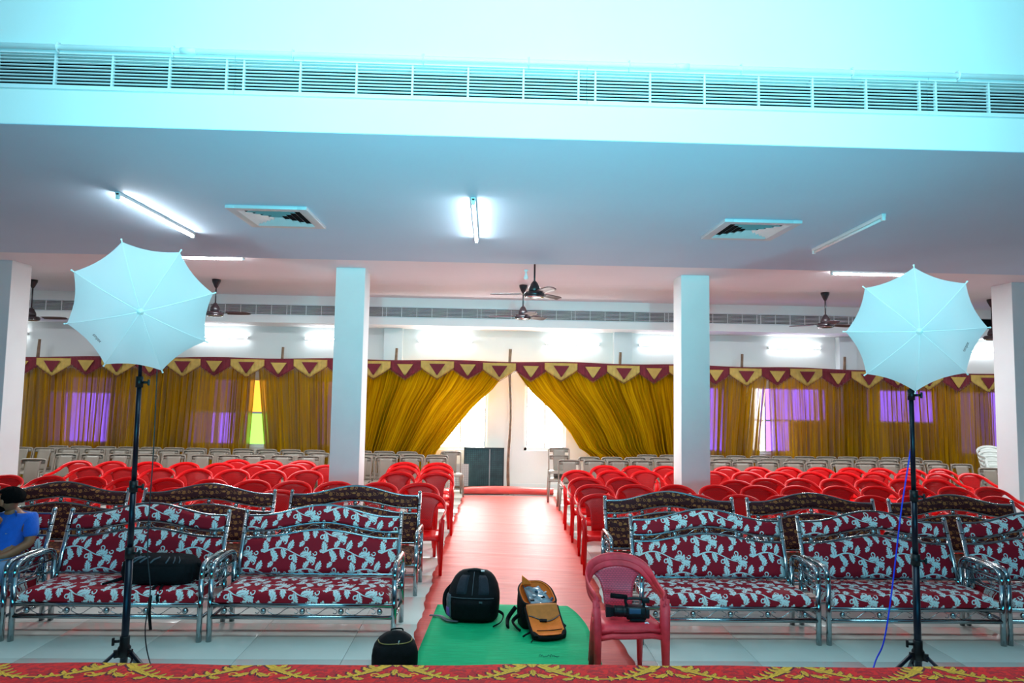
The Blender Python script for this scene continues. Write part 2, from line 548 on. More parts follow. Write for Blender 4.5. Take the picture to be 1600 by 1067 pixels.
# ------------------------------------------------------------------ mesh helpers
class MB:
    def __init__(s):
        s.v, s.f, s.sm = [], [], []

    def add(s, vs, fs, smooth=True):
        o = len(s.v)
        s.v += [tuple(v) for v in vs]
        s.f += [tuple(i + o for i in f) for f in fs]
        s.sm += [smooth] * len(fs)
        return s

    def box(s, c, d, bev=0.0, rot=None, smooth=False):
        bm = bmesh.new()
        bmesh.ops.create_cube(bm, size=1.0)
        for v in bm.verts:
            v.co = Vector((v.co.x * d[0], v.co.y * d[1], v.co.z * d[2]))
        if bev > 0:
            bmesh.ops.bevel(bm, geom=list(bm.edges), offset=bev, segments=2, profile=0.6, affect='EDGES', clamp_overlap=True)
        M = Matrix.Translation(c) @ (Euler(rot).to_matrix().to_4x4() if rot else Matrix())
        s.add([M @ v.co for v in bm.verts], [[v.index for v in f.verts] for f in bm.faces] if not bm.verts.index_update() else [], smooth or bev > 0)
        bm.free()
        return s

    def tube(s, pts, r, seg=8, closed=False, caps=True, ry=None, up=None, smooth=True):
        """sweep a round or elliptic section along a path; r may be a list"""
        P = [Vector(p) for p in pts]
        n = len(P)
        rs = r if isinstance(r, (list, tuple)) else [r] * n
        rys = (ry if isinstance(ry, (list, tuple)) else [ry] * n) if ry is not None else rs
        T = []
        for i in range(n):
            a = P[(i - 1) % n] if closed or i > 0 else P[i]
            b = P[(i + 1) % n] if closed or i < n - 1 else P[i]
            d = (b - a)
            T.append(d.normalized() if d.length > 1e-9 else Vector((0, 0, 1)))
        u = Vector(up) if up else (Vector((0, 0, 1)) if abs(T[0].z) < 0.9 else Vector((1, 0, 0)))
        nrm = (u - T[0] * u.dot(T[0])).normalized()
        vs = []
        for i in range(n):
            if up:
                q = Vector(up)
                nn = q - T[i] * q.dot(T[i])
                if nn.length > 1e-3:
                    nrm = nn.normalized()
            else:
                nrm = (nrm - T[i] * nrm.dot(T[i]))
                nrm = nrm.normalized() if nrm.length > 1e-6 else Vector((1, 0, 0))
            bi = T[i].cross(nrm)
            for k in range(seg):
                a = 2 * PI * k / seg
                vs.append(P[i] + nrm * math.cos(a) * rs[i] + bi * math.sin(a) * rys[i])
        fs = []
        m = n if closed else n - 1
        for i in range(m):
            for k in range(seg):
                a, b = i * seg + k, i * seg + (k + 1) % seg
                c, d = ((i + 1) % n) * seg + (k + 1) % seg, ((i + 1) % n) * seg + k
                fs.append((a, b, c, d))
        if caps and not closed:
            fs.append(tuple(range(seg))[::-1])
            fs.append(tuple((n - 1) * seg + k for k in range(seg)))
        return s.add(vs, fs, smooth)

    def lathe(s, prof, seg=16, M=None, smooth=True):
        M = M or Matrix()
        vs, fs = [], []
        for r, z in prof:
            for k in range(seg):
                a = 2 * PI * k / seg
                vs.append(M @ Vector((r * math.cos(a), r * math.sin(a), z)))
        for i in range(len(prof) - 1):
            for k in range(seg):
                fs.append((i * seg + k, i * seg + (k + 1) % seg, (i + 1) * seg + (k + 1) % seg, (i + 1) * seg + k))
        if prof[0][0] > 1e-5:
            fs.append(tuple(range(seg))[::-1])
        if prof[-1][0] > 1e-5:
            fs.append(tuple((len(prof) - 1) * seg + k for k in range(seg)))
        return s.add(vs, fs, smooth)

    def ball(s, c, r, seg=10, rings=6, sc=(1, 1, 1)):
        prof = [(max(1e-6, math.sin(PI * i / rings)) * r, -math.cos(PI * i / rings) * r) for i in range(rings + 1)]
        return s.lathe(prof, seg, Matrix.Translation(c) @ Matrix.Diagonal((sc[0], sc[1], sc[2], 1)))

    def grid(s, fn, nu, nv, wrap_u=False, smooth=True):
        vs = [fn(i / nu, j / nv) for j in range(nv + 1) for i in range(nu + (0 if wrap_u else 1))]
        w = nu if wrap_u else nu + 1
        fs = []
        for j in range(nv):
            for i in range(nu):
                a, b = j * w + i, j * w + (i + 1) % w
                fs.append((a, b, b + w, a + w))
        return s.add(vs, fs, smooth)

    def slab(s, fn, nu, nv, off, smooth=True):
        """closed sheet: fn gives the front, off(u,v) the vector to the back"""
        n0 = (nu + 1) * (nv + 1)
        A = [Vector(fn(i / nu, j / nv)) for j in range(nv + 1) for i in range(nu + 1)]
        B = [Vector(fn(i / nu, j / nv)) + Vector(off(i / nu, j / nv)) for j in range(nv + 1) for i in range(nu + 1)]
        fs = []
        w = nu + 1
        for j in range(nv):
            for i in range(nu):
                a = j * w + i
                fs.append((a, a + 1, a + 1 + w, a + w))
                fs.append((n0 + a + w, n0 + a + 1 + w, n0 + a + 1, n0 + a))
        for i in range(nu):
            fs.append((i + 1, i, n0 + i, n0 + i + 1))
            k = nv * w + i
            fs.append((k, k + 1, n0 + k + 1, n0 + k))
        for j in range(nv):
            k = j * w
            fs.append((k, k + w, n0 + k + w, n0 + k))
            k = j * w + nu
            fs.append((k + w, k, n0 + k, n0 + k + w))
        return s.add(A + B, fs, smooth)

    def prism(s, pts, z0, z1, M=None, smooth=False):
        M = M or Matrix()
        n = len(pts)
        vs = [M @ Vector((x, y, z0)) for x, y in pts] + [M @ Vector((x, y, z1)) for x, y in pts]
        fs = [tuple(range(n))[::-1], tuple(range(n, 2 * n))] + [(i, (i + 1) % n, n + (i + 1) % n, n + i) for i in range(n)]
        return s.add(vs, fs, smooth)

    def mesh(s, name, material, uv=None, fix=True, uvlist=None):
        me = bpy.data.meshes.new(name)
        me.from_pydata(s.v, [], s.f)
        me.polygons.foreach_set('use_smooth', s.sm)
        if fix:
            bm = bmesh.new()
            bm.from_mesh(me)
            bmesh.ops.recalc_face_normals(bm, faces=list(bm.faces))
            bm.to_mesh(me)
            bm.free()
        if uv or uvlist:
            lay = me.uv_layers.new(name='UVMap')
            co = uvlist or [uv(v.co) for v in me.vertices]
            for l in me.loops:
                lay.data[l.index].uv = co[l.vertex_index]
        me.materials.append(MATS[material])
        me.update()
        return me

    def obj(s, name, material, parent=None, uv=None, fix=True, uvlist=None):
        return link(name, s.mesh(name, material, uv, fix, uvlist), parent)


def link(name, data, parent=None):
    o = bpy.data.objects.new(name, data)
    COL.objects.link(o)
    if parent:
        o.parent = parent
    return o


def tag(o, label=None, cat=None, group=None, kind=None):
    if label:
        o['label'] = label
    if cat:
        o['category'] = cat
    if group:
        o['group'] = group
    if kind:
        o['kind'] = kind
    return o


def thing(name, label, cat, loc=(0, 0, 0), rz=0.0, group=None):
    o = bpy.data.objects.new(name, None)
    o.empty_display_size = 0.1
    COL.objects.link(o)
    o.location = loc
    o.rotation_euler = (0, 0, rz)
    return tag(o, label, cat, group)


def clone(root, loc, rz, label, group=None, scale=None, rot=None):
    """copy a thing with its parts and sub-parts, sharing mesh data"""
    c = root.copy()
    COL.objects.link(c)
    c.location = loc
    c.rotation_euler = rot if rot else (0, 0, rz)
    if scale:
        c.scale = (scale,) * 3
    tag(c, label, None, group)
    for ch in list(root.children):
        d = ch.copy()
        COL.objects.link(d)
        d.parent = c
        for g in list(ch.children):
            e = g.copy()
            COL.objects.link(e)
            e.parent = d
    return c


def struct(name, mb, material, parent=None):
    o = mb.obj(name, material, parent)
    if not parent:
        o['kind'] = 'structure'
    return o


ORD = ['first', 'second', 'third', 'fourth', 'fifth', 'sixth', 'seventh', 'eighth', 'ninth', 'tenth', 'eleventh',
       'twelfth', 'thirteenth', 'fourteenth', 'fifteenth', 'sixteenth', 'seventeenth', 'eighteenth']


def smoothpath(pts, n=6):
    """Catmull-Rom through the points"""
    P = [Vector(p) for p in pts]
    out = []
    for i in range(len(P) - 1):
        p0, p1, p2, p3 = P[max(0, i - 1)], P[i], P[i + 1], P[min(len(P) - 1, i + 2)]
        for k in range(n):
            t = k / n
            out.append(0.5 * ((2 * p1) + (p2 - p0) * t + (2 * p0 - 5 * p1 + 4 * p2 - p3) * t * t + (3 * p1 - p0 - 3 * p2 + p3) * t ** 3))
    out.append(P[-1])
    return out


# ================================================================== THE SETTING
# floor: base slab with recessed joints and 0.8 m tiles laid as single pieces
floor = struct('floor', MB().box((0, 4.9, -0.06), (27, 21.8, 0.1)), 'joint')
tile_me = MB().box((0, 0, -0.006), (0.7965, 0.7965, 0.012), 0.0015).mesh('tile', 'vitrified_tile')
tn = 0
rest = MB()
for j in range(14):
    for i in range(-9, 12):
        x, y = i * 0.8 + 0.12, 4.2 + j * 0.8
        if abs(x - 0.4) < 0.62 * y + 1.0 and tn < 296:
            t = link('tile', tile_me, floor)
            t.location = (x, y, 0)
            tn += 1
        else:
            rest.box((x, y, -0.006), (0.797, 0.797, 0.012))
r_ = rest.obj('tiling', 'vitrified_tile', floor)
r_['kind'] = 'stuff'

# walls
ZC, ZB, ZS = 3.93, 3.86, 3.80          # hall ceiling, column beam underside, soffit underside
YB, YBE, YBF, YW = 9.22, 11.22, 13.9, 14.8
YF = 4.6
wl = struct('wall_left', MB().box((-12.6, 5, 2.5), (0.2, 21, 7)), 'wall_paint')
wr = struct('wall_right', MB().box((13.1, 5, 2.5), (0.2, 21, 7)), 'wall_paint')
struct('wall_stage', MB().box((0.2, -5.6, 3), (26, 0.2, 6.4)), 'dark_backdrop')
struct('ceiling', MB().box((0.2, 12.9, ZC + 0.1), (26, 3.9, 0.2)), 'pink_ceiling')
struct('beam', MB().box((0.2, (YB + YBE) / 2, ZB + 0.14), (26, YBE - YB, 0.28)), 'pink_ceiling')
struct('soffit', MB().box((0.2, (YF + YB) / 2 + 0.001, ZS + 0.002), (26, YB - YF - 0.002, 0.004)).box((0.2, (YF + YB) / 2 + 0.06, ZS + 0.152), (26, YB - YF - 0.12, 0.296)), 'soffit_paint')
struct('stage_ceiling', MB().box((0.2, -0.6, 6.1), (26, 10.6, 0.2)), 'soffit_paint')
# bulkhead over the stage edge with a long opening for the air grilles
GZ0, GZ1 = 4.068, 4.300
w = MB().box((0.2, YF + 0.06, (ZS + 0.004 + GZ0) / 2), (26, 0.12, GZ0 - ZS - 0.004)).box((0.2, YF + 0.06, (GZ1 + 6.05) / 2), (26, 0.12, 6.05 - GZ1))
struct('wall_front', w, 'wall_paint')
struct('duct', MB().box((0.2, YF + 0.40, (GZ0 + GZ1) / 2), (26, 0.03, 0.36)).box((0.2, YF + 0.26, GZ1 + 0.045), (26, 0.27, 0.03)).box((0.2, YF + 0.26, GZ0 + 0.045), (26, 0.27, 0.008)), 'duct_dark')
# far bulkhead in front of the end wall
BZ0, BZ1 = 3.375, ZC
HZ0, HZ1 = 3.53, 3.745
w = MB().box((0.2, YBF + 0.05, (BZ0 + HZ0) / 2), (26, 0.1, HZ0 - BZ0)).box((0.2, YBF + 0.05, (HZ1 + BZ1) / 2), (26, 0.1, BZ1 - HZ1))
w.box((0.2, (YBF + 0.1 + YW) / 2, BZ0 + 0.03), (26, YW - YBF - 0.1, 0.06))
struct('wall_bulkhead', w, 'wall_paint')
struct('duct', MB().box((0.2, YBF + 0.3, (HZ0 + HZ1) / 2), (26, 0.03, 0.3)), 'duct_dark')

# end wall with window openings
WZ0, WZ1 = 0.80, 2.27
WIN = [(-9.35, -7.95), (-6.40, -4.72), (-4.05, -3.05), (-1.20, -0.02), (0.76, 1.66), (3.75, 5.05), (5.80, 7.35), (8.65, 9.85), (10.4, 11.7)]
w = MB()
w.box((0.2, YW + 0.1, WZ0 / 2), (26, 0.2, WZ0)).box((0.2, YW + 0.1, (WZ1 + 4.2) / 2), (26, 0.2, 4.2 - WZ1))
xs = [-12.8] + [v for p in WIN for v in p] + [13.2]
for a, b in zip(xs[0::2], xs[1::2]):
    w.box(((a + b) / 2, YW + 0.1, (WZ0 + WZ1) / 2), (b - a, 0.2, WZ1 - WZ0))
struct('wall_back', w, 'wall_paint')
PANE = {0: ['pane_violet', 'pane_purple', 'pane_purple', 'pane_purple'], 1: ['pane_violet', 'pane_violet', 'pane_green', 'pane_orange'],
        2: ['pane_dim', 'pane_violet'], 3: ['pane_white', 'pane_white'], 4: ['pane_white', 'pane_white'],
        5: ['pane_violet', 'pane_purple', 'pane_purple'], 6: ['pane_day', 'pane_purple', 'pane_violet'], 7: ['pane_purple', 'pane_purple'],
        8: ['pane_violet', 'pane_purple']}
for n, (a, b) in enumerate(WIN):
    fr = MB()
    for x in (a + 0.03, b - 0.03):
        fr.box((x, YW + 0.08, (WZ0 + WZ1) / 2), (0.06, 0.06, WZ1 - WZ0))
    for z in (WZ0 + 0.03, WZ1 - 0.03):
        fr.box(((a + b) / 2, YW + 0.08, z), (b - a, 0.06, 0.06))
    k = len(PANE[n])
    wts = {1: [1, 1, 0.6, 0.75], 6: [0.30, 1, 1]}.get(n, [1] * k)
    edges = [a + 0.06 + (b - a - 0.12) * sum(wts[:i]) / sum(wts) for i in range(k + 1)]
    wo = struct('window_%d' % (n + 1), fr, 'frame_white')
    for i, pm in enumerate(PANE[n]):
        x0, pw = edges[i], edges[i + 1] - edges[i]
        split = 1.52 if n in (1, 6, 7) else (1.9 if n == 0 else None)
        spans = [(WZ0 + 0.06, WZ1 - 0.06)] if not split else [(WZ0 + 0.06, split - 0.02), (split + 0.02, WZ1 - 0.06)]
        for q, (z0, z1) in enumerate(spans):
            mm = pm
            if n == 1:
                mm = [['pane_violet', 'pane_dim'], ['pane_purple', 'pane_violet'], ['pane_dim', 'pane_dim'], ['pane_green', 'pane_orange']][i][q]
            if n == 0:
                mm = [['pane_violet', 'pane_dim'], ['pane_purple', 'pane_violet'], ['pane_purple', 'pane_violet'], ['pane_purple', 'pane_violet']][i][q]
            if n == 6 and i == 1:
                mm = ['pane_purple', 'pane_purple'][q]
            if n == 6 and i == 2:
                mm = ['pane_dim', 'pane_purple'][q]
            if n == 7:
                mm = ['pane_dim', 'pane_purple'][q]
            MB().box((x0 + pw / 2, YW + 0.09, (z0 + z1) / 2), (pw - 0.03, 0.02, z1 - z0)).obj('pane', mm, wo)
        if i:
            MB().box((x0, YW + 0.08, (WZ0 + WZ1) / 2), (0.035, 0.05, WZ1 - WZ0 - 0.1)).obj('mullion', 'frame_white', wo)
for x in (-2.08, 2.86, 7.80):
    struct('pillar', MB().box((x, YW - 0.09, 1.69), (0.39, 0.18, 3.37), 0.006), 'column_paint')
# free-standing columns
for x in (-7.25, -2.10, 3.08, 8.20):
    struct('column', MB().box((x, 10.36, ZB / 2), (0.432, 0.43, ZB), 0.006), 'column_paint')
struct('baseboard_back', MB().box((0.2, YW - 0.008, 0.05), (26, 0.016, 0.1)), 'column_paint')

# stage platform and its patterned carpet
struct('stage_platform', MB().box((0.2, -0.95, 0.292), (22, 9.36, 0.584)), 'stage_side')


def stage_sheet(u, v):
    x = -7 + 14.4 * u
    edge = 3.790 + 0.010 * math.sin(x * 2.2 + .4) + 0.006 * math.sin(x * 5.7) + 0.004 * math.sin(x * 11)
    if v < 0.9:
        t = v / 0.9
        return Vector((x, -5 + (edge - 0.02 + 5) * t ** 0.5, 0.592 + 0.002 * math.sin(x * 6 + t * 9)))
    t = (v - 0.9) / 0.1
    a = t * PI * 0.5
    return Vector((x, edge - 0.02 + 0.02 * math.sin(a), 0.592 - 0.02 * (1 - math.cos(a)) - 0.12 * max(0, t - 0.6)))


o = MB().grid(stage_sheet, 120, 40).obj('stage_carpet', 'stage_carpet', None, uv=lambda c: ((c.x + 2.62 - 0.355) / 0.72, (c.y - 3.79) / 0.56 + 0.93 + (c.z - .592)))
tag(o, 'red patterned carpet with gold scrolls covering the stage edge', 'carpet')

# aisle carpet: cloth slightly wrinkled along its edges
def aisle(u, v):
    y = 4.2 + 9.45 * v
    xl = -0.585 + (0.10 * max(0, (y - 8.7) / 5.0)) + 0.012 * math.sin(y * 7) + 0.006 * math.sin(y * 23)
    xr = 1.13 + (y - 5.4) * 0.025 + 0.014 * math.sin(y * 6 + 1) + 0.007 * math.sin(y * 19)
    e = max(0.0, abs(u - 0.5) * 2 - 0.72) / 0.28
    z = 0.004 + 0.010 * e * max(0, math.sin(y * 13 + 2 * math.sin(y * 3.1)) ** 3) + 0.004 * max(0, math.sin(y * 9.3 + u * 3)) ** 8
    return Vector((xl + (xr - xl) * u, y, z))


o = MB().slab(aisle, 26, 240, lambda u, v: (0, 0, -0.003)).obj('aisle_carpet', 'red_carpet')
tag(o, 'long red carpet running down the aisle between the chairs', 'carpet')


def roll(u, v):
    a = v * 2 * PI * 1.6
    r = 0.085 - 0.03 * v + 0.012 * math.sin(u * 5) + 0.02 * u
    return Vector((-0.47 + 1.78 * u, 13.86 + r * math.cos(a) * 1.25 + 0.03 * math.sin(u * 4), 0.006 + r * 0.8 + r * 0.8 * math.sin(a)))


o = MB().grid(roll, 20, 30).obj('carpet_roll', 'red_carpet')
tag(o, 'loosely rolled end of red carpet lying before the wall', 'carpet')


def mat_fn(u, v):
    y0, y1 = 4.35, 6.73 - 0.02 * u
    y = y0 + (y1 - y0) * v
    xl = -0.58 + 0.12 * v
    xr = 0.875 + 0.03 * v - (0.12 * max(0, (v - .72) / .28) ** 2)
    x = xl + (xr - xl) * u
    z = 0.014 + 0.004 * math.sin(x * 5 + y * 3) + 0.02 * max(0, u - .8) * math.sin(y * 6) ** 2
    return Vector((x, y, z))


o = MB().slab(mat_fn, 24, 40, lambda u, v: (0, 0, -0.004)).obj('floor_mat', 'green_mat')
tag(o, 'green cloth mat under the camera bags on the red carpet', 'mat')
ink = MB()
for k in range(9):
    x = 0.42 + k * 0.017
    ink.tube([(x, 5.43 + 0.02 * math.sin(k * 2.1), 0.0195), (x + 0.012, 5.45 + 0.025 * math.cos(k * 1.3), 0.0195), (x + 0.02, 5.43, 0.0195)], 0.0016, 4)
ink.obj('scribble', 'mat_ink', o)


# ================================================================== CEILING FITTINGS
def air_grille(x0, x1, bars, label, y, z0, z1, ns, bw, lap, parts=True, group=None):
    t = thing('air_grille', label, 'air grille', ((x0 + x1) / 2, y, (z0 + z1) / 2), 0, group)
    cx, cz = (x0 + x1) / 2, (z0 + z1) / 2
    f = MB()
    f.box((0, -0.006, z1 - cz + lap / 2 - .004), (x1 - x0, 0.012, lap)).box((0, -0.006, z0 - cz - lap / 2 + .004), (x1 - x0, 0.012, lap))
    f.obj('flange', 'grille_white', t)
    st = MB()
    me = None
    for k in range(ns):
        z = z0 - cz + (k + 0.5) * (z1 - z0) / ns
        if parts:
            if me is None:
                me = MB().box((0, 0.008, 0), (x1 - x0, 0.014, 0.0055), 0, (R(-6), 0, 0)).mesh('slat', 'grille_white')
            s = link('slat', me, t)
            s.location = (0, 0, z)
        else:
            st.box((0, 0.012, z), (x1 - x0, 0.026, 0.007), 0, (R(-14), 0, 0))
    if not parts:
        st.obj('slats', 'grille_white', t)['kind'] = 'stuff'
    bme = MB().box((0, 0.008, 0), (bw, 0.022, z1 - z0)).mesh('bar', 'grille_white')
    for b in bars:
        s = link('bar', bme, t)
        s.location = (b - cx, 0, 0)
    return t


nm = ['leftmost', 'second from left', 'third from left', 'rightmost']
for k in range(4):
    x0 = -1.785 + 2.425 * (k - 1)
    bars = [x0 + 0.058 + 0.3845 * i for i in range(7)]
    air_grille(x0, x0 + 2.422, bars, 'white slatted air grille over the stage edge, %s of the four' % nm[k],
               YF, GZ0, GZ1, 10, 0.013, 0.022, group='air grilles over the stage')
for k in range(11):
    x0 = -12.4 + 1.93 * k + 0.58
    p = 1.93
    air_grille(x0, x0 + p, [x0 + 0.04 + i * (p - 0.08) / 6 for i in range(7)],
               'small grey grille on the far bulkhead, %s from the left wall' % ORD[k],
               YBF, HZ0, HZ1, 8, 0.010, 0.016, parts=False, group='air grilles on the far bulkhead')

t = thing('conduit_pipe', 'thin white pipe clipped above the stage air grilles', 'pipe', (0, YF - 0.026, 4.333))
MB().tube([(-7, 0, 0.003), (0, 0, 0), (7.4, 0, 0)], 0.019, 10).obj('pipe', 'pvc', t)
for x in (-4.1, -2.97, -2.2, -1.39, -0.50, 0.23, 0.93, 1.72, 2.51, 3.27, 4.0):
    c = MB().tube([(x, 0.024, -0.03), (x, -0.012, -0.026), (x, -0.024, 0), (x, -0.012, 0.024), (x, 0.024, 0.028)], 0.011, 6, ry=0.003)
    c.obj('clip', 'pvc', t)
for x in (-2.1, 1.3, 3.9):
    MB().tube([(x - 0.05, 0, 0.002), (x + 0.05, 0, 0.002)], 0.0225, 10).obj('coupler', 'pvc', t)


def ceiling_vent(loc, label):
    t = thing('ceiling_vent', label, 'ceiling vent', loc, 0, 'ceiling vents')
    f = MB()
    a = 0.39
    for s in (-1, 1):
        f.box((s * (a - 0.045), 0, -0.016), (0.09, 2 * a, 0.032), 0.003)
        f.box((0, s * (a - 0.045), -0.016), (2 * a - 0.18, 0.09, 0.032), 0.003)
    f.obj('frame', 'vent_grey', t)
    MB().box((0, 0, -0.003), (0.62, 0.62, 0.004)).obj('duct', 'duct_dark', t)  # flat near-black sheet stands for the shaded opening; the soffit is uncut
    for k in range(5):
        r0 = 0.30 - k * 0.058
        for q in range(4):
            M = Matrix.Rotation(q * PI / 2, 4, 'Z')
            vs = [(-r0, -r0, -0.031), (r0, -r0, -0.031), (r0 - 0.026, -r0 + 0.026, -0.010), (-r0 + 0.026, -r0 + 0.026, -0.010)]
            v2 = [(x * 1.0, y + 0.003, z + 0.004) for x, y, z in vs]
            b = MB().add([M @ Vector(p) for p in vs + v2], [(0, 1, 2, 3), (7, 6, 5, 4), (0, 4, 5, 1), (1, 5, 6, 2), (2, 6, 7, 3), (3, 7, 4, 0)], False)
            b.obj('louver', 'vent_grey', t)
    return t


ceiling_vent((-2.185, 6.92, ZS), 'square louvered air vent in the soffit beside the lit tube lamp')
ceiling_vent((2.69, 6.98, ZS), 'square louvered air vent in the soffit beside the unlit tube lamp')


def tube_lamp(loc, length, rz, label, lit, m='tube_lit', wallside=False):
    t = thing('tube_lamp', label, 'lamp', loc, rz, 'tube lamps')
    d = Vector((0, 1, 0)) if wallside else Vector((0, 0, 1))     # direction of the surface it is fixed to
    rot = (R(-90), 0, 0) if wallside else None
    c = MB().box(tuple(d * -0.016), (length, 0.042, 0.032) if not wallside else (length, 0.032, 0.042), 0.006)
    c.obj('batten', 'lamp_white', t)
    c = MB().tube([Vector((-length / 2 + 0.03, 0, 0)) - d * 0.048, Vector((length / 2 - 0.03, 0, 0)) - d * 0.048], 0.013, 10)
    c.obj('tube', m if lit else 'lamp_white', t)
    for s in (-1, 1):
        MB().box(tuple(Vector((s * (length / 2 - 0.015), 0, 0)) - d * 0.036), (0.03, 0.034, 0.06) if not wallside else (0.03, 0.06, 0.034), 0.005).obj('end_cap', 'lamp_white', t)
    return t


tube_lamp((-3.40, 6.98, ZS), 1.60, R(90), 'lit tube lamp on the soffit above the left umbrella', True)
tube_lamp((-0.18, 6.88, ZS), 1.62, R(90), 'lit tube lamp in the middle of the soffit, over the aisle', True)
tube_lamp((3.755, 7.06, ZS), 1.60, R(87), 'unlit white tube lamp on the soffit above the right umbrella', False)
tube_lamp((-4.0, 9.40, ZB), 1.2, 0, 'lit tube lamp under the beam behind the left umbrella', True)
tube_lamp((5.45, 9.52, ZB), 1.2, 0, 'lit tube lamp under the beam behind the right umbrella', True)
for x, lb in ((-10.4, 'far left corner'), (-5.77, 'second curtain pole'), (-3.40, 'second column'), (-0.98, 'left part of the centre opening'),
              (1.78, 'right part of the centre opening'), (3.82, 'third column'), (6.68, 'right ceiling fan'), (10.9, 'far right corner')):
    tube_lamp((x, YW, 3.12), 1.2, 0, 'lit tube lamp high on the end wall near the ' + lb, True, 'wall_tube_lit', True)

t = thing('light_bulb', 'small white bulb hanging under the beam beside the front fan', 'bulb', (0.507, 10.0, ZB))
MB().lathe([(0.028, 0), (0.03, -0.02), (0.012, -0.03), (0.012, -0.05)], 12).obj('holder', 'lamp_white', t)
MB().lathe([(0.014, -0.045), (0.016, -0.065), (0.034, -0.105), (0.036, -0.12), (0.028, -0.142), (0.012, -0.152), (0.0, -0.154)], 14).obj('globe', 'lamp_white', t)


def ceiling_fan(loc, zc, label, a0, blade='fan_blade', cup=True):
    """loc = motor centre; zc = height of the ceiling the rod hangs from"""
    t = thing('ceiling_fan', label, 'ceiling fan', loc, 0, 'ceiling fans')
    h = zc - loc[2]
    MB().tube([(0, 0, 0.06), (0, 0, h)], 0.013, 8).obj('rod', 'fan_brown', t)
    if cup:
        MB().lathe([(0.075, h), (0.07, h - 0.04), (0.035, h - 0.12), (0.018, h - 0.15)], 16).obj('canopy', 'fan_brown', t)
    MB().lathe([(0.02, 0.19), (0.045, 0.16), (0.075, 0.10), (0.085, 0.05), (0.06, 0.03)], 18).obj('cover', 'fan_brown', t)
    MB().lathe([(0.06, 0.035), (0.13, 0.03), (0.15, 0.0), (0.14, -0.03), (0.10, -0.05), (0.0, -0.055)], 24).obj('motor', 'fan_brown', t)
    MB().lathe([(0.139, -0.030), (0.136, -0.038), (0.12, -0.046), (0.10, -0.05)], 24).obj('trim_ring', 'chrome', t)

    def bl(u, v):
        r = 0.20 + 0.42 * u
        wd = (0.062 + 0.012 * math.sin(u * PI)) * (1 if u < .93 else 1 - 0.3 * (u - .93) / .07)
        q = (v - 0.5) * 2 * wd
        return Vector((r, q, 0.012 - q * 0.24 + 0.006 * (1 - (2 * v - 1) ** 2)))
    me = MB().slab(bl, 8, 4, lambda u, v: (0, 0, -0.004)).mesh('blade', blade)
    ar = MB().box((0.16, 0, 0.008), (0.12, 0.035, 0.006)).mesh('blade_arm', 'fan_brown')
    for k in range(3):
        b = link('blade', me, t)
        b.rotation_euler = (0, 0, a0 + k * 2 * PI / 3)
        link('blade_arm', ar, b)
    return t


ceiling_fan((0.600, 9.45, 3.415), ZB, 'dark ceiling fan hanging from the beam above the aisle, nearer of two', R(50), cup=False)
ceiling_fan((0.56, 11.9, 3.369), ZC, 'dark ceiling fan above the aisle, farther of two', R(46))
ceiling_fan((-4.81, 12.0, 3.329), ZC, 'dark ceiling fan just right of the left umbrella', R(-4))
ceiling_fan((-8.275, 12.5, 3.235), ZC, 'dark ceiling fan beside the leftmost column', R(2))
ceiling_fan((6.0, 12.0, 3.34), ZC, 'dark ceiling fan just left of the right umbrella', R(140))
ceiling_fan((9.36, 12.4, 3.213), ZC, 'dark ceiling fan mostly hidden behind the right umbrella', R(15))


# ================================================================== CURTAINS, VALANCE, POLES
YC = 14.25
ZT = 2.60


def lerp(a, b, t):
    return a + (b - a) * t


def edge_curve(pts):
    zs = [p[1] for p in pts]
    xs_ = [p[0] for p in pts]
    return lambda z: float(np.interp(z, zs[::-1], xs_[::-1]))


def curtain(name, label, xl, xr, seed, cloth='mustard_sheer'):
    """pleated sheet; xl and xr give the x of the side edges at a height"""
    rr = random.Random(seed)
    ph = [rr.uniform(0, 6.28) for _ in range(8)]
    wd = xr(ZT) - xl(ZT)
    nf = wd * 8.5

    def fn(u, v):
        z = lerp(ZT, 0.02, v)
        a, b = xl(z), xr(z)
        s = u + 0.006 * math.sin(u * 40 + ph[0]) + 0.004 * math.sin(u * 17 + v * 2 + ph[1])
        x = lerp(a, b, u)
        th = s * nf * 2 * PI
        amp = 0.035 + 0.022 * math.sin(u * 23 + ph[2]) + 0.012 * math.sin(u * 61 + ph[3])
        amp *= 0.45 + 0.55 * v ** 0.5
        y = YC - amp * (math.sin(th) + 0.35 * math.sin(2 * th + ph[4])) - 0.05 * math.sin(u * 9 + ph[5]) * v
        return Vector((x, y, z))
    nu = int(nf * 9)
    o = MB().grid(fn, nu, 26).obj(name, cloth, None, fix=False, uvlist=[(wd * i / nu, 2.6 * j / 26) for j in range(27) for i in range(nu + 1)])
    return tag(o, label, 'curtain', 'mustard curtains along the end wall')


sw_l = edge_curve([(0.40, 2.60), (0.327, 2.442), (0.067, 2.105), (-0.325, 1.74), (-0.647, 1.34), (-0.904, 1.008), (-1.095, 0.769), (-1.12, 0.5), (-1.10, 0.0)])
sw_r = edge_curve([(0.50, 2.60), (0.595, 2.42), (0.868, 2.065), (1.273, 1.699), (1.679, 1.242), (1.882, 0.915), (2.151, 0.747), (2.18, 0.5), (2.15, 0.0)])
curtain('curtain', 'mustard sheer curtain glowing purple behind the left umbrella stand', lambda z: -9.75, lambda z: lerp(-4.95, -4.82, z / 2.6), 1)
curtain('curtain', 'mustard sheer curtain between the coloured gap and the second column', lambda z: lerp(-4.5, -4.79, z / 2.6), lambda z: -2.93, 5)
curtain('curtain', 'mustard sheer curtain swept back on the left of the centre opening', lambda z: -2.95, sw_l, 2, 'mustard_double')
curtain('curtain', 'mustard sheer curtain swept back on the right of the centre opening', sw_r, lambda z: 4.12, 3, 'mustard_double')
curtain('curtain', 'mustard sheer curtain between the third column and the narrow white gap', lambda z: 4.10, lambda z: lerp(5.58, 5.86, z / 2.6), 6)
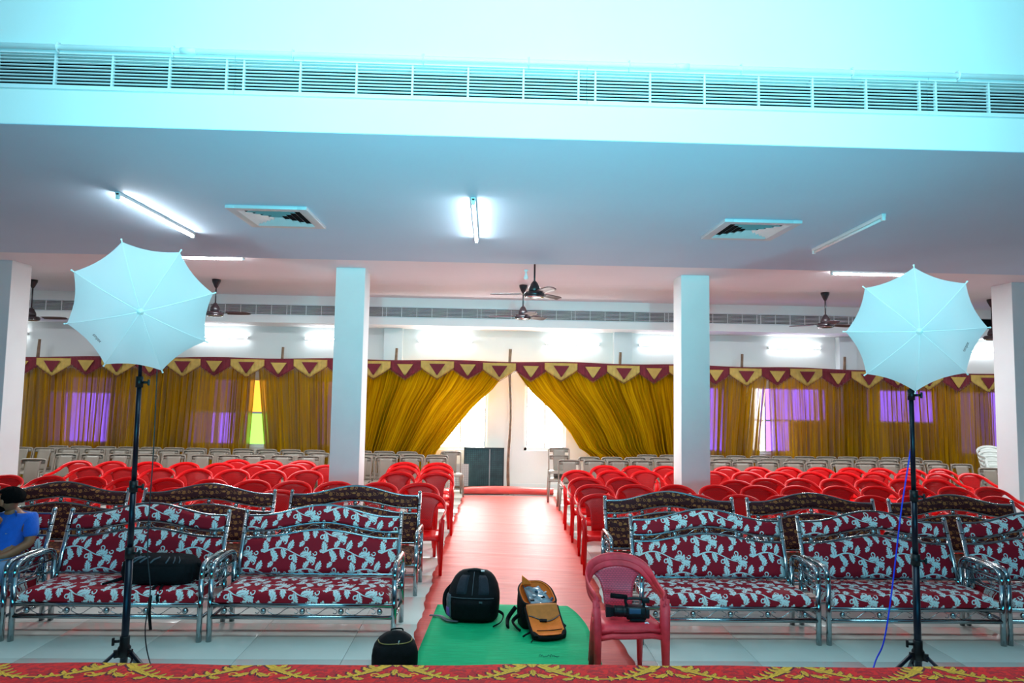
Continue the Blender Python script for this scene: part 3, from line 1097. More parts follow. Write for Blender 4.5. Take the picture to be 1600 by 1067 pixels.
curtain('curtain', 'mustard sheer curtain glowing purple behind the right umbrella stand', lambda z: lerp(5.93, 5.87, z / 2.6), lambda z: 12.2, 4)

val = thing('valance', 'maroon and gold scalloped valance with beaded edge along the curtain tops', 'valance', (0, YC - 0.10, 0))


def topline(x):
    return 2.655 - 0.006 * (x - 0.4) ** 2 / 8 - 0.012 * math.cos((x - 0.4) * 2 * PI / 2.42) + 0.01


MB().slab(lambda u, v: Vector((lerp(-10.2, 11.9, u), 0.03 + 0.008 * math.sin(u * 400), topline(lerp(-10.2, 11.9, u)) - 0.15 * v + 0.02)), 220, 2,
          lambda u, v: (0, 0.012, 0)).obj('heading_band', 'maroon_cloth', val)
SWG = 0.645


def swag_fn(dc, de):
    def fn(u, v):
        q = 2 * u - 1
        d = de + (dc - de) * (1 - abs(q)) ** 0.9
        x = q * SWG * 0.53
        return Vector((x, -0.012 * math.sin(u * 60) * (0.4 + 0.6 * v) - 0.03 * (1 - q * q), 0.02 - d * v))
    return fn


def inset_fn(w, d):
    def fn(u, v):
        q = (2 * u - 1)
        x = q * w * (1 - v * 0.94)
        return Vector((x, -0.055 - 0.008 * math.sin(u * 40), -0.035 - d * v))
    return fn


def swag_meshes(m1, m2, nm):
    a = MB().slab(swag_fn(0.36, 0.13), 30, 6, lambda u, v: (0, 0.006, 0)).mesh(nm, m1)
    b = MB().slab(inset_fn(0.165, 0.23), 14, 6, lambda u, v: (0, 0.005, 0)).mesh('inset', m2)
    bd = MB()
    f = swag_fn(0.365, 0.135)
    for k in range(27):
        p = f((k + 0.5) / 27, 1.0)
        bd.ball((p.x, p.y - 0.004, p.z - 0.012), 0.009, 6, 4, (1, 1, 1.4))
    return a, b, bd.mesh('bead_trim', 'bead')


SM = [swag_meshes('maroon_cloth', 'gold_cloth', 'maroon_swag'), swag_meshes('gold_cloth', 'maroon_cloth', 'gold_swag')]
for k in range(-15, 18):
    x = 0.195 + k * SWG
    q = 1 if k % 2 == 0 else 0
    if x < -9.9 or x > 11.6:
        continue
    s = link(['maroon_swag', 'gold_swag'][q], SM[q][0], val)
    s.location = (x + 0.01 * math.sin(k * 2.3), -0.02 * q, topline(x) - 0.03)
    link('inset', SM[q][1], s)
    bdo = link('bead_trim', SM[q][2], s)
    bdo['kind'] = 'stuff'

PL = ['leftmost column', 'dark fan behind the left umbrella', 'second column', 'centre opening', 'third column', 'right curtain gap', 'right umbrella']
for x, z, lb in ((-9.31, 2.98, 'leftmost column'), (-4.33, 2.91, 'narrow coloured curtain gap'), (-1.97, 2.93, 'second column'), (2.75, 2.93, 'third column'),
                 (5.36, 2.94, 'narrow white curtain gap'), (7.58, 2.92, 'right umbrella')):
    o = MB().tube([(x + 0.01 * math.sin(k * 1.7), YC + 0.12, z * k / 8) for k in range(9)], [0.028 + 0.003 * math.sin(k * 2) for k in range(9)], 8).obj('bamboo_pole', 'bamboo')
    tag(o, 'bamboo pole sticking up behind the valance near the ' + lb, 'pole', 'bamboo poles holding the curtains')
o = MB().tube([(0.43 - 0.02 * math.sin(k * .9), YC + 0.05, 2.95 * k / 10) for k in range(11)], [0.03 + 0.003 * math.sin(k * 2) for k in range(11)], 8).obj('bamboo_pole', 'bamboo')
tag(o, 'full-height bamboo pole standing in the centre opening', 'pole', 'bamboo poles holding the curtains')
o = MB().tube([(-0.75, 14.2, 0.09), (0.2, 14.19, 0.10), (0.42, 14.18, 0.09)], 0.022, 8).obj('floor_rod', 'bamboo')
tag(o, 'dark rod lying across the foot of the wire grid panel', 'rod')

t = thing('grid_panel', 'dark green panel behind a wire grid leaning under the window', 'panel', (-0.09, 14.5, 0.02))
MB().box((0, 0, 0.43), (0.80, 0.02, 0.80)).obj('board', 'board_green', t)
g = MB()
for s in (-1, 1):
    g.box((s * 0.405, -0.02, 0.43), (0.03, 0.04, 0.86))
    g.box((0, -0.02, 0.43 + s * 0.415), (0.84, 0.04, 0.03))
g.obj('frame', 'wire_dark', t)
g = MB()
for k in range(19):
    g.box((-0.36 + 0.04 * k, -0.018, 0.43), (0.004, 0.004, 0.80))
for k in range(20):
    g.box((0, -0.022, 0.05 + 0.04 * k), (0.80, 0.004, 0.004))
g.obj('wire_grid', 'wire_dark', t)['kind'] = 'stuff'
MB().box((0.12, -0.03, 0.43), (0.02, 0.008, 0.80)).obj('stile', 'wire_grey', t)
t = thing('grid_panel', 'small pale panel behind a wire grid in front of the dark green one', 'panel', (-0.60, 14.22, 0.02))
MB().box((0, 0, 0.28), (0.40, 0.02, 0.52)).obj('board', 'board_pale', t)
g = MB()
for k in range(11):
    g.box((-0.20 + 0.04 * k, -0.016, 0.28), (0.005, 0.005, 0.53))
for k in range(14):
    g.box((0, -0.02, 0.02 + 0.04 * k), (0.41, 0.005, 0.005))
g.obj('wire_grid', 'wire_grey', t)['kind'] = 'stuff'


# ================================================================== PLASTIC CHAIRS
def arch_path():
    half = [(-0.262, -0.205, 0.600), (-0.268, -0.175, 0.632), (-0.272, -0.08, 0.640), (-0.272, 0.05, 0.660), (-0.258, 0.145, 0.700), (-0.205, 0.222, 0.765), (-0.11, 0.258, 0.805)]
    pts = half + [(0, 0.268, 0.816)] + [(-x, y, z) for x, y, z in half[::-1]]
    return smoothpath(pts, 4)


def red_chair_meshes(body, weave, band=1.0):
    M = {}
    P = arch_path()
    n = len(P)
    M['frame'] = MB().tube(P, [(0.021 + 0.005 * math.sin(PI * i / (n - 1))) * band for i in range(n)], 8, ry=0.012, up=(0, 0.55, 1)).mesh('arm_frame', body)

    def zt(x):
        return float(np.interp(abs(x), [0, 0.11, 0.205, 0.258], [0.806, 0.795, 0.752, 0.70]))

    def back(u, v):
        q = 2 * u - 1
        wdt = 0.105 + 0.030 * v + 0.085 * v ** 5
        x = q * wdt
        return Vector((x, 0.175 + 0.082 * v - 0.35 * x * x - 0.02 * math.sin(PI * v), lerp(0.415, zt(x), v)))
    M['backrest'] = MB().slab(back, 12, 10, lambda u, v: (0, 0.010, 0)).mesh('backrest', weave)

    def seat(u, v):
        q = 2 * u - 1
        wdt = 0.222 - 0.035 * v
        lip = max(0, 0.12 - v) / 0.12
        return Vector((q * wdt, -0.225 + 0.42 * v + 0.03 * lip * 0 + 0.02 * q * q * (1 - v), 0.432 - 0.012 * (1 - q * q) * math.sin(PI * v) - 0.045 * lip ** 2 - 0.02 * v))
    M['seat'] = MB().slab(seat, 10, 14, lambda u, v: (0, 0, -0.010)).mesh('seat', body)
    ap = MB()
    for s in (-1, 1):
        ap.slab(lambda u, v: Vector((s * (0.236 - 0.03 * u), -0.20 + 0.40 * u, 0.425 - 0.055 * v * (1 - 0.4 * math.sin(PI * u)))), 6, 1, lambda u, v: (s * -0.006, 0, 0))
    ap.slab(lambda u, v: Vector((-0.235 + 0.47 * u, -0.218, 0.40 - 0.035 * v * (1 - 0.7 * math.sin(PI * u)))), 8, 1, lambda u, v: (0, 0.007, 0))
    ap.slab(lambda u, v: Vector((-0.19 + 0.38 * u, 0.192, 0.41 - 0.05 * v)), 4, 1, lambda u, v: (0, 0.006, 0))
    M['apron'] = ap.mesh('apron', body)
    legs = []
    for s in (-1, 1):
        legs.append(MB().tube([(s * 0.262, -0.198, 0.61), (s * 0.255, -0.212, 0.44), (s * 0.258, -0.232, 0.0)], [0.036, 0.036, 0.021], 8, ry=[0.018, 0.020, 0.014], up=(1 * s, -0.5, 0)).mesh('leg', body))
        legs.append(MB().tube([(s * 0.175, 0.175, 0.42), (s * 0.185, 0.20, 0.30), (s * 0.200, 0.255, 0.0)], [0.036, 0.032, 0.022], 8, ry=[0.020, 0.018, 0.014], up=(1 * s, 0.5, 0)).mesh('leg', body))
    M['legs'] = legs
    return M


def make_armchair(M, name, label, group, loc, rz):
    t = thing(name, label, 'chair', loc, rz, group)
    link('arm_frame', M['frame'], t)
    link('backrest', M['backrest'], t)
    link('seat', M['seat'], t)
    link('apron', M['apron'], t)
    for l in M['legs']:
        link('leg', l, t)
    return t


def beige_chair(name, label, group, loc, rz):
    t = thing(name, label, 'chair', loc, rz, group)
    half = [(-0.192, 0.175, 0.42), (-0.196, 0.215, 0.60), (-0.198, 0.255, 0.775), (-0.188, 0.262, 0.815), (-0.155, 0.266, 0.828)]
    P = smoothpath(half + [(0, 0.268, 0.832)] + [(-x, y, z) for x, y, z in half[::-1]], 3)
    MB().tube(P, 0.022, 8, ry=0.013, up=(0, 1, 0.001)).obj('back_frame', 'beige_plastic', t)

    def pan(u, v):
        x = (2 * u - 1) * (0.105 + 0.015 * v)
        return Vector((x, 0.168 + 0.096 * v - 0.012 * math.sin(PI * v) - 0.3 * x * x, 0.42 + 0.40 * v))
    MB().slab(pan, 6, 8, lambda u, v: (0, 0.008, 0)).obj('back_panel', 'beige_plastic', t)
    tr = MB().slab(lambda u, v: Vector((-0.18 + 0.36 * u, 0.252 + 0.012 * v, 0.755 + 0.06 * v)), 6, 2, lambda u, v: (0, 0.008, 0))
    tr.obj('top_rail', 'beige_plastic', t)

    def seat(u, v):
        q = 2 * u - 1
        lip = max(0, 0.12 - v) / 0.12
        return Vector((q * (0.205 - 0.02 * v), -0.215 + 0.40 * v, 0.435 - 0.010 * (1 - q * q) * math.sin(PI * v) - 0.04 * lip ** 2 - 0.012 * v))
    MB().slab(seat, 8, 12, lambda u, v: (0, 0, -0.010)).obj('seat', 'beige_plastic', t)
    for s in (-1, 1):
        MB().tube([(s * 0.195, -0.19, 0.42), (s * 0.215, -0.225, 0.0)], [0.030, 0.019], 8, ry=[0.018, 0.013], up=(s, -.4, 0)).obj('leg', 'beige_plastic', t)
        MB().tube([(s * 0.188, 0.17, 0.43), (s * 0.212, 0.235, 0.0)], [0.030, 0.019], 8, ry=[0.018, 0.013], up=(s, .4, 0)).obj('leg', 'beige_plastic', t)
    return t


RM = red_chair_meshes('red_plastic', 'red_weave')

# columns of the lists: x positions of the tops of the backs, rows from the sofas towards the end wall, each from the aisle outwards
RED = {
 'left': [
  ([-0.76, -1.31, -1.88, -2.50, -3.18, -3.76, -4.31, -4.86, -5.41, -5.95, -6.50], 8.30, 8.66),
  ([-0.90, -1.43, -1.99, -2.56, -3.10, -3.67, -4.25, -4.76, -5.28, -5.83, -6.41], 9.15, 9.48),
  ([-0.77, -1.34, -2.70, -3.25, -3.78, -4.33, -4.88, -5.43, -5.96], 10.38, 10.55),
  ([-0.81, -1.36, -2.58, -3.13, -3.71, -4.29, -4.87, -5.46, -6.04, -6.60], 11.09, 11.39),
  ([-0.85, -1.42, -3.14, -3.70, -4.25], 11.76, 11.92)],
 'right': [
  ([1.36, 1.96, 2.55, 3.09, 3.63, 4.20, 4.77, 5.31, 5.85, 6.42], 8.33, 8.57),
  ([1.42, 1.97, 2.54, 3.10, 3.66, 4.22, 4.80, 5.35, 5.90, 6.46, 7.00], 9.21, 9.47),
  ([1.42, 1.96, 3.56, 4.11, 4.65, 5.18, 5.72, 6.26, 6.80], 9.99, 10.30),
  ([1.42, 1.96, 2.50, 3.06, 3.61, 4.15, 4.69, 5.25, 5.80, 6.34, 6.89, 7.43, 7.98], 10.88, 11.16),
  ([1.97, 2.50, 3.04, 4.09, 4.64, 5.18, 5.73, 6.29, 6.84, 7.39, 7.94], 11.63, 11.85)]}
root = None
for side in ('left', 'right'):
    for r, (xs_, y0, y1) in enumerate(RED[side]):
        for i, x in enumerate(xs_):
            t_ = (abs(x) - 0.8) / 6.0
            y = lerp(y0, y1, t_) - 0.268 + rng.uniform(-0.012, 0.012)
            # keep the seat clear of the free-standing columns
            if abs(x - (-2.10 if side == 'left' else 3.08)) < 0.5 and 9.62 < y < 10.15:
                y = 9.62 if y < 9.9 else y
            lab = 'red armchair %s of the aisle, %s row behind the sofas, %s from the aisle' % (side, ORD[r], ORD[i])
            grp = 'red armchairs %s of the red carpet' % side
            rz = R(rng.uniform(-3, 3))
            if root is None:
                root = make_armchair(RM, 'red_armchair', lab, grp, (x, y, 0), rz)
            else:
                clone(root, (x, y, 0), rz, lab, grp)

BEIGE = {
 'left': [
  ([-0.95, -1.40, -1.86, -2.31, -3.24, -3.72, -4.20, -4.66, -5.12, -5.60, -6.06, -6.53, -7.00, -7.46], 12.68, 12.40),
  ([-0.96, -1.41, -1.86, -2.31, -3.23, -3.71, -4.18, -4.65, -5.13, -5.62, -6.11, -6.58, -7.08, -7.56, -8.05, -8.52, -8.97], 13.12, 13.55),
  ([-1.61, -2.06, -2.51, -3.45, -3.93, -4.40, -4.87, -5.34, -5.80, -6.25, -6.70, -7.15, -7.62, -8.10, -8.58], 13.72, 14.02)],
 'right': [
  ([1.47, 1.93, 2.38, 2.83, 3.28, 4.26, 4.71, 5.18, 5.66, 6.11, 6.57, 7.04, 7.50, 7.97, 8.44, 8.90], 12.50, 12.72),
  ([1.93, 2.38, 2.84, 3.29, 4.55, 5.01, 5.49, 6.00, 6.46, 6.93, 7.40, 7.86, 8.32, 8.78], 13.12, 13.36),
  ([3.20, 3.66, 4.57, 5.04, 5.52, 5.98, 6.45, 6.91, 7.37, 7.83, 8.29, 8.74], 13.72, 13.98)]}
broot = None
for side in ('left', 'right'):
    for r, (xs_, y0, y1) in enumerate(BEIGE[side]):
        for i, x in enumerate(xs_):
            y = lerp(y0, y1, (abs(x) - 1) / 7.5) - 0.268 + rng.uniform(-0.012, 0.012)
            lab = 'beige armless chair %s of the aisle, %s beige row, %s from the aisle' % (side, ORD[r], ORD[i])
            grp = 'beige chairs %s of the aisle' % side
            rz = R(rng.uniform(-3, 3))
            if broot is None:
                broot = beige_chair('beige_chair', lab, grp, (x, y, 0), rz)
            else:
                clone(broot, (x, y, 0), rz, lab, grp)
clone(broot, (-7.4, 11.25, 0), R(3), 'beige armless plastic chair in front of the beige rows beside the leftmost column', 'beige chairs left of the aisle')
clone(broot, (-7.95, 11.35, 0), R(-2), 'beige armless plastic chair half hidden behind the leftmost column', 'beige chairs left of the aisle')
clone(broot, (-0.72, 13.70, 0), R(8), 'beige plastic chair alone in front of the pale wire grid panel', 'beige chairs left of the aisle')
clone(broot, (8.95, 11.80, 0), R(-3), 'beige armless plastic chair in front of the beige rows beside the rightmost column', 'beige chairs right of the aisle')
clone(broot, (1.36, 13.15, 0), R(-4), 'beige plastic chair standing at the aisle end, lower of a stack of two', 'beige chairs right of the aisle')
clone(broot, (1.36, 13.19, 0.14), R(-4), 'beige plastic chair tipped up on the one below at the aisle end', 'beige chairs right of the aisle')

WM = red_chair_meshes('white_plastic', 'white_plastic')
wroot = None
for k in range(5):
    lab = 'white plastic armchair in the stack by the rightmost column, ' + ['lowest', 'second from below', 'middle', 'second from top', 'topmost'][k] + ' of five'
    p = (9.55, 12.55 + 0.03 * k, 0.085 * k)
    if wroot is None:
        wroot = make_armchair(WM, 'white_armchair', lab, 'stacked white armchairs', p, R(-12))
    else:
        clone(wroot, p, R(-12), lab, 'stacked white armchairs')

FM = red_chair_meshes('worn_red_plastic', 'worn_weave', 1.3)
f0 = make_armchair(FM, 'worn_armchair', 'worn red plastic armchair, lower of the stacked pair by the stage', 'worn red armchairs stacked by the stage', (1.005, 5.05, 0), R(4))
f0.scale = (0.94, 0.94, 0.94)
clone(f0, (1.004, 5.065, 0.040), R(4), 'worn red plastic armchair holding the video camera, upper of the stacked pair', 'worn red armchairs stacked by the stage')


# ================================================================== CHROME SOFAS
SB = 0.70                      # half distance of the back posts


def bump_z(x, side, mid):
    return side + (mid - side) * 0.5 * (1 + math.cos(PI * min(1, abs(x) / 0.60)))


def lean(z):
    return 0.485 + (z - 0.36) * 0.30


def scroll(mb, p0, p1, ax, h):
    """thin S-shaped wire ornament between two balls along a rail"""
    P0, P1, U = Vector(p0), Vector(p1), Vector(ax)
    d = P1 - P0
    pts = []
    for k in range(25):
        t = k / 24
        a = (t - 0.5) * 2
        w_ = math.copysign(abs(a) ** 0.6, a)
        pts.append(P0 + d * (0.5 + 0.34 * a + 0.10 * math.sin(a * PI * 1.0) * 0) + U * (h * 0.42 * math.sin(a * PI * 0.85)))
    c0, c1 = pts[0], pts[-1]
    r = h * 0.24
    e0 = [c0 + d.normalized() * (-r * math.sin(q)) + U * (r * (1 - math.cos(q))) for q in np.linspace(4.2, 0, 10)]
    e1 = [c1 + d.normalized() * (r * math.sin(q)) + U * (-r * (1 - math.cos(q))) for q in np.linspace(0, 4.2, 10)]
    mb.tube([tuple(v) for v in e0 + pts + e1], 0.0032, 5)


def make_sofa(name, label, fabric, loc, group):
    t = thing(name, label, 'sofa', loc, 0, group)
    us = 0.52 if fabric == 'leaf_fabric' else 0.30
    vs_ = 0.34 if fabric == 'leaf_fabric' else 0.30
    # arm loops with legs: two legs and a bent arm tube a side
    for s in (-1, 1):
        x = s * 0.742
        MB().tube([(x, 0, 0), (x, 0.0, 0.50)], 0.0225, 10).obj('leg', 'chrome', t)
        MB().tube([(x, 0.50, 0), (x, 0.50, 0.52)], 0.0225, 10).obj('leg', 'chrome', t)
        P = smoothpath([(x, 0, 0.49), (x, 0.004, 0.545), (x, 0.035, 0.595), (x, 0.09, 0.615), (x, 0.25, 0.622), (x, 0.42, 0.615), (x, 0.475, 0.59), (x, 0.498, 0.55), (x, 0.50, 0.51)], 4)
        a = MB().tube(P, 0.0225, 10).obj('armrest', 'chrome', t)
        for z in (0.528, 0.43):
            MB().tube([(x, 0.01, z), (x, 0.49, z)], 0.009, 8).obj('arm_rail', 'chrome', a)
        for k in range(2):
            MB().ball((x, 0.18 + 0.14 * k, 0.567), 0.021, 10, 6).obj('ornament_ball', 'chrome', a)
        b = MB()
        scroll(b, (x, 0.08, 0.478), (x, 0.42, 0.478), (0, 0, 1), 0.08)
        b.obj('scroll_wire', 'chrome', a)
        q = MB().tube([(s * SB, 0.47, 0.345), (s * SB, lean(0.40) - .01, 0.40), (s * SB, lean(0.93), 0.915)], 0.021, 10)
        po = q.obj('back_post', 'chrome', t)
        c = MB().ball((s * SB, lean(0.93) + .002, 0.922), 0.0225, 10, 6)
        c.obj('post_cap', 'chrome', po)
        for z in (0.80, 0.74):
            MB().tube([(s * SB, lean(z) - .001, z), (s * SB, lean(z) + .002, z + 0.008)], 0.0235, 10).obj('post_ring', 'chrome', po)
        MB().tube([(s * 0.735, 0.49, 0.345), (s * SB, 0.47, 0.345)], 0.018, 8).obj('bracket', 'chrome', t)
        MB().tube([(s * 0.74, 0.0, 0.18), (s * 0.74, 0.50, 0.18)], 0.014, 8).obj('side_rail', 'chrome', t)
    MB().tube([(-0.735, 0, 0.292), (0.735, 0, 0.292)], 0.0215, 10).obj('front_rail', 'chrome', t)
    MB().tube([(-0.735, 0, 0.196), (0.735, 0, 0.196)], 0.0195, 10).obj('front_rail', 'chrome', t)
    MB().tube([(-0.735, 0.5, 0.30), (0.735, 0.5, 0.30)], 0.018, 8).obj('rear_rail', 'chrome', t)
    MB().tube([(-0.735, 0.5, 0.19), (0.735, 0.5, 0.19)], 0.014, 8).obj('rear_rail', 'chrome', t)
    bm_ = MB().ball((0, 0, 0), 0.0245, 12, 8).mesh('ornament_ball', 'chrome')
    for k in range(5):
        b = link('ornament_ball', bm_, t)
        b.location = (-0.626 + 0.313 * k, -0.004, 0.244)
        xb = -0.60 + 0.30 * k
        b = link('ornament_ball', bm_, t)
        z = (bump_z(xb, 0.706, 0.775) + bump_z(xb, 0.762, 0.838)) / 2
        b.location = (xb, lean(z), z)
    for k in range(4):
        sc_ = MB()
        scroll(sc_, (-0.626 + 0.313 * k, 0, 0.244), (-0.313 + 0.313 * k, 0, 0.244), (0, 0, 1), 0.07)
        sc_.obj('scroll_wire', 'chrome', t)
        sc_ = MB()
        x0, x1 = -0.60 + 0.30 * k, -0.30 + 0.30 * k
        z0 = (bump_z(x0, 0.706, 0.775) + bump_z(x0, 0.762, 0.838)) / 2
        z1 = (bump_z(x1, 0.706, 0.775) + bump_z(x1, 0.762, 0.838)) / 2
        scroll(sc_, (x0, lean(z0), z0), (x1, lean(z1), z1), (0, 0, 1), 0.05)
        sc_.obj('scroll_wire', 'chrome', t)
    for nm_, a_, b_, rr_ in (('back_rail', 0.706, 0.775, 0.0125), ('back_rail', 0.762, 0.838, 0.0125), ('back_rail', 0.888, 0.985, 0.0125), ('back_rail', 0.41, 0.41, 0.015)):
        P = []
        for k in range(41):
            x = -SB + 2 * SB * k / 40
            z = bump_z(x, a_, b_)
            P.append((x, lean(z), z))
        MB().tube(P, rr_, 8).obj(nm_, 'chrome', t)

    def edge(q):
        return max(0.0, 1 - abs(2 * q - 1) ** 8) ** 0.5

    def panel(zlo, zhi):
        def fn(u, v):
            x = (2 * u - 1) * (SB - 0.022)
            z = lerp(zlo(x), zhi(x), v)
            return Vector((x, lean(z) - 0.012 - 0.028 * edge(u) * edge(v), z))
        return MB().slab(fn, 40, 10, lambda u, v: (0, 0.03 + 0.022 * edge(u) * edge(v), 0))
    uvb = lambda c: (c.x / us + loc[0] * 0.37, c.z / vs_ + (0 if c.y < lean(c.z) else 0.3))
    panel(lambda x: 0.418, lambda x: bump_z(x, 0.706, 0.775) - 0.008).obj('lower_back_cushion', fabric, t, uv=uvb)
    panel(lambda x: bump_z(x, 0.762, 0.838) + 0.010, lambda x: bump_z(x, 0.888, 0.985) - 0.006).obj('upper_back_cushion', fabric, t, uv=uvb)

    # seat cushion: rounded slab
    prof = []
    for k in range(7):
        a = PI + PI / 2 * k / 6
        prof.append((0.005 + 0.03 + 0.03 * math.cos(a) - 0.01, 0.395 - 0.03 - 0.03 * math.sin(a) * 1.0 + 0.0))
    sec = [(-0.012, 0.312), (-0.018, 0.35), (-0.012, 0.382), (0.012, 0.402), (0.05, 0.410), (0.20, 0.412), (0.36, 0.405), (0.46, 0.395), (0.485, 0.375), (0.488, 0.312)]

    def seat(u, v):
        q = 2 * u - 1
        k = v * (len(sec) - 1)
        i = min(int(k), len(sec) - 2)
        y = lerp(sec[i][0], sec[i + 1][0], k - i)
        z = lerp(sec[i][1], sec[i + 1][1], k - i)
        e = max(0, 1 - abs(q) ** 14) ** 0.5
        return Vector((q * 0.70, y, 0.312 + (z - 0.312) * (0.55 + 0.45 * e)))
    mb = MB().grid(seat, 40, 27)
    ring0 = [seat(i / 20, 0) for i in range(21)]
    ring1 = [seat(i / 20, 1) for i in range(21)]
    mb.add(ring0 + ring1, [(i, i + 1, 22 + i, 21 + i) for i in range(20)])
    for s in (0, 1):
        sd = [seat(s, k / 27) for k in range(28)]
        mb.add(sd, [tuple(range(28))], False)
    mb.obj('seat_cushion', fabric, t, uv=lambda c: (c.x / us + loc[0] * 0.37 + 0.2, ((c.z - 0.35) if c.y < 0.02 else (c.y + 0.05)) / vs_ + .1))
    return t


for x, y, lb in ((-4.61, 5.75, 'maroon chrome sofa with white leaf print, the man in blue sits on it'),
                 (-3.05, 5.75, 'maroon chrome sofa with white leaf print, a black bag lying on its seat'),
                 (-1.49, 5.76, 'maroon chrome sofa with white leaf print, empty, nearest the small black bag'),
                 (2.03, 5.75, 'maroon chrome sofa with white leaf print behind the stacked red chairs'),
                 (3.60, 5.75, 'maroon chrome sofa with white leaf print behind the right light stand'),
                 (5.15, 5.76, 'maroon chrome sofa with white leaf print, rightmost of the front row')):
    make_sofa('steel_sofa', lb, 'leaf_fabric', (x, y, 0), 'front row of leaf print sofas')
for x, y, lb in ((-4.63, 7.06, 'dark brown chrome sofa with gold spiral print behind the man'),
                 (-3.04, 7.05, 'dark brown chrome sofa with gold spiral print behind the sofa with the black bag'),
                 (-1.45, 7.04, 'dark brown chrome sofa with gold spiral print just left of the aisle'),
                 (1.98, 6.87, 'dark brown chrome sofa with gold spiral print just right of the aisle'),
                 (3.55, 6.87, 'dark brown chrome sofa with gold spiral print in the middle of the right rear row'),
                 (5.14, 6.88, 'dark brown chrome sofa with gold spiral print at the right end of the rear row')):
    make_sofa('steel_sofa', lb, 'brown_fabric', (x, y, 0), 'rear row of dark brown sofas')


# ================================================================== LIGHT STANDS WITH UMBRELLAS
def light_stand(x, y, rz, label):
    t = thing('light_stand', label, 'light stand', (x, y, 0), rz, 'light stands')
    MB().tube([(0, 0, 0.10), (0, 0, 0.96)], 0.0235, 14).obj('pole', 'black_metal', t)
    MB().tube([(0, 0, 0.94), (0, 0, 1.40)], 0.0195, 14).obj('pole', 'black_metal', t)
    MB().tube([(0, 0, 1.38), (0, 0, 2.10)], 0.0160, 14).obj('pole', 'black_metal', t)
    MB().tube([(0, 0, 2.08), (0, 0, 2.50)], 0.0125, 12).obj('pole', 'black_metal', t)
    for z, r in ((0.95, 0.030), (1.385, 0.027), (2.085, 0.024)):
        c = MB().tube([(0, 0, z - 0.045), (0, 0, z + 0.03)], r, 14)
        co = c.obj('collar', 'black_plastic', t)
        k = MB().tube([(0.02, -0.01, z - 0.01), (0.055, -0.012, z - 0.01)], 0.009, 8).box((0.060, -0.012, z - 0.01), (0.014, 0.018, 0.042), 0.005)
        k.obj('knob', 'black_plastic', co)
    MB().lathe([(0.026, 0.27), (0.038, 0.275), (0.040, 0.33), (0.030, 0.345), (0.030, 0.40), (0.026, 0.405)], 16).obj('tripod_collar', 'black_plastic', t)
    k = MB().tube([(-0.03, -0.01, 0.375), (-0.06, -0.012, 0.375)], 0.010, 8).box((-0.066, -0.012, 0.375), (0.016, 0.02, 0.05), 0.005)
    k.obj('knob', 'black_plastic', t)
    MB().tube([(0, 0, 0.11), (0, 0, 0.15)], 0.032, 14).obj('brace_collar', 'black_plastic', t)
    for k in range(3):
        a = R(-30 + 120 * k)
        c, s = math.cos(a), math.sin(a)
        MB().box((0.045 * c, 0.045 * s, 0.30), (0.035, 0.024, 0.05), 0.004, (0, 0, a)).obj('hinge', 'black_plastic', t)
        lg = MB().tube([(0.055 * c, 0.055 * s, 0.305), (0.44 * c, 0.44 * s, 0.012)], 0.011, 8, ry=0.016).obj('leg', 'black_metal', t)
        MB().ball((0.445 * c, 0.445 * s, 0.016), 0.019, 8, 6).obj('rubber_foot', 'black_plastic', lg)
        MB().tube([(0.03 * c, 0.03 * s, 0.13), (0.22 * c, 0.22 * s, 0.185)], 0.007, 6).obj('brace', 'black_metal', t)
    return t


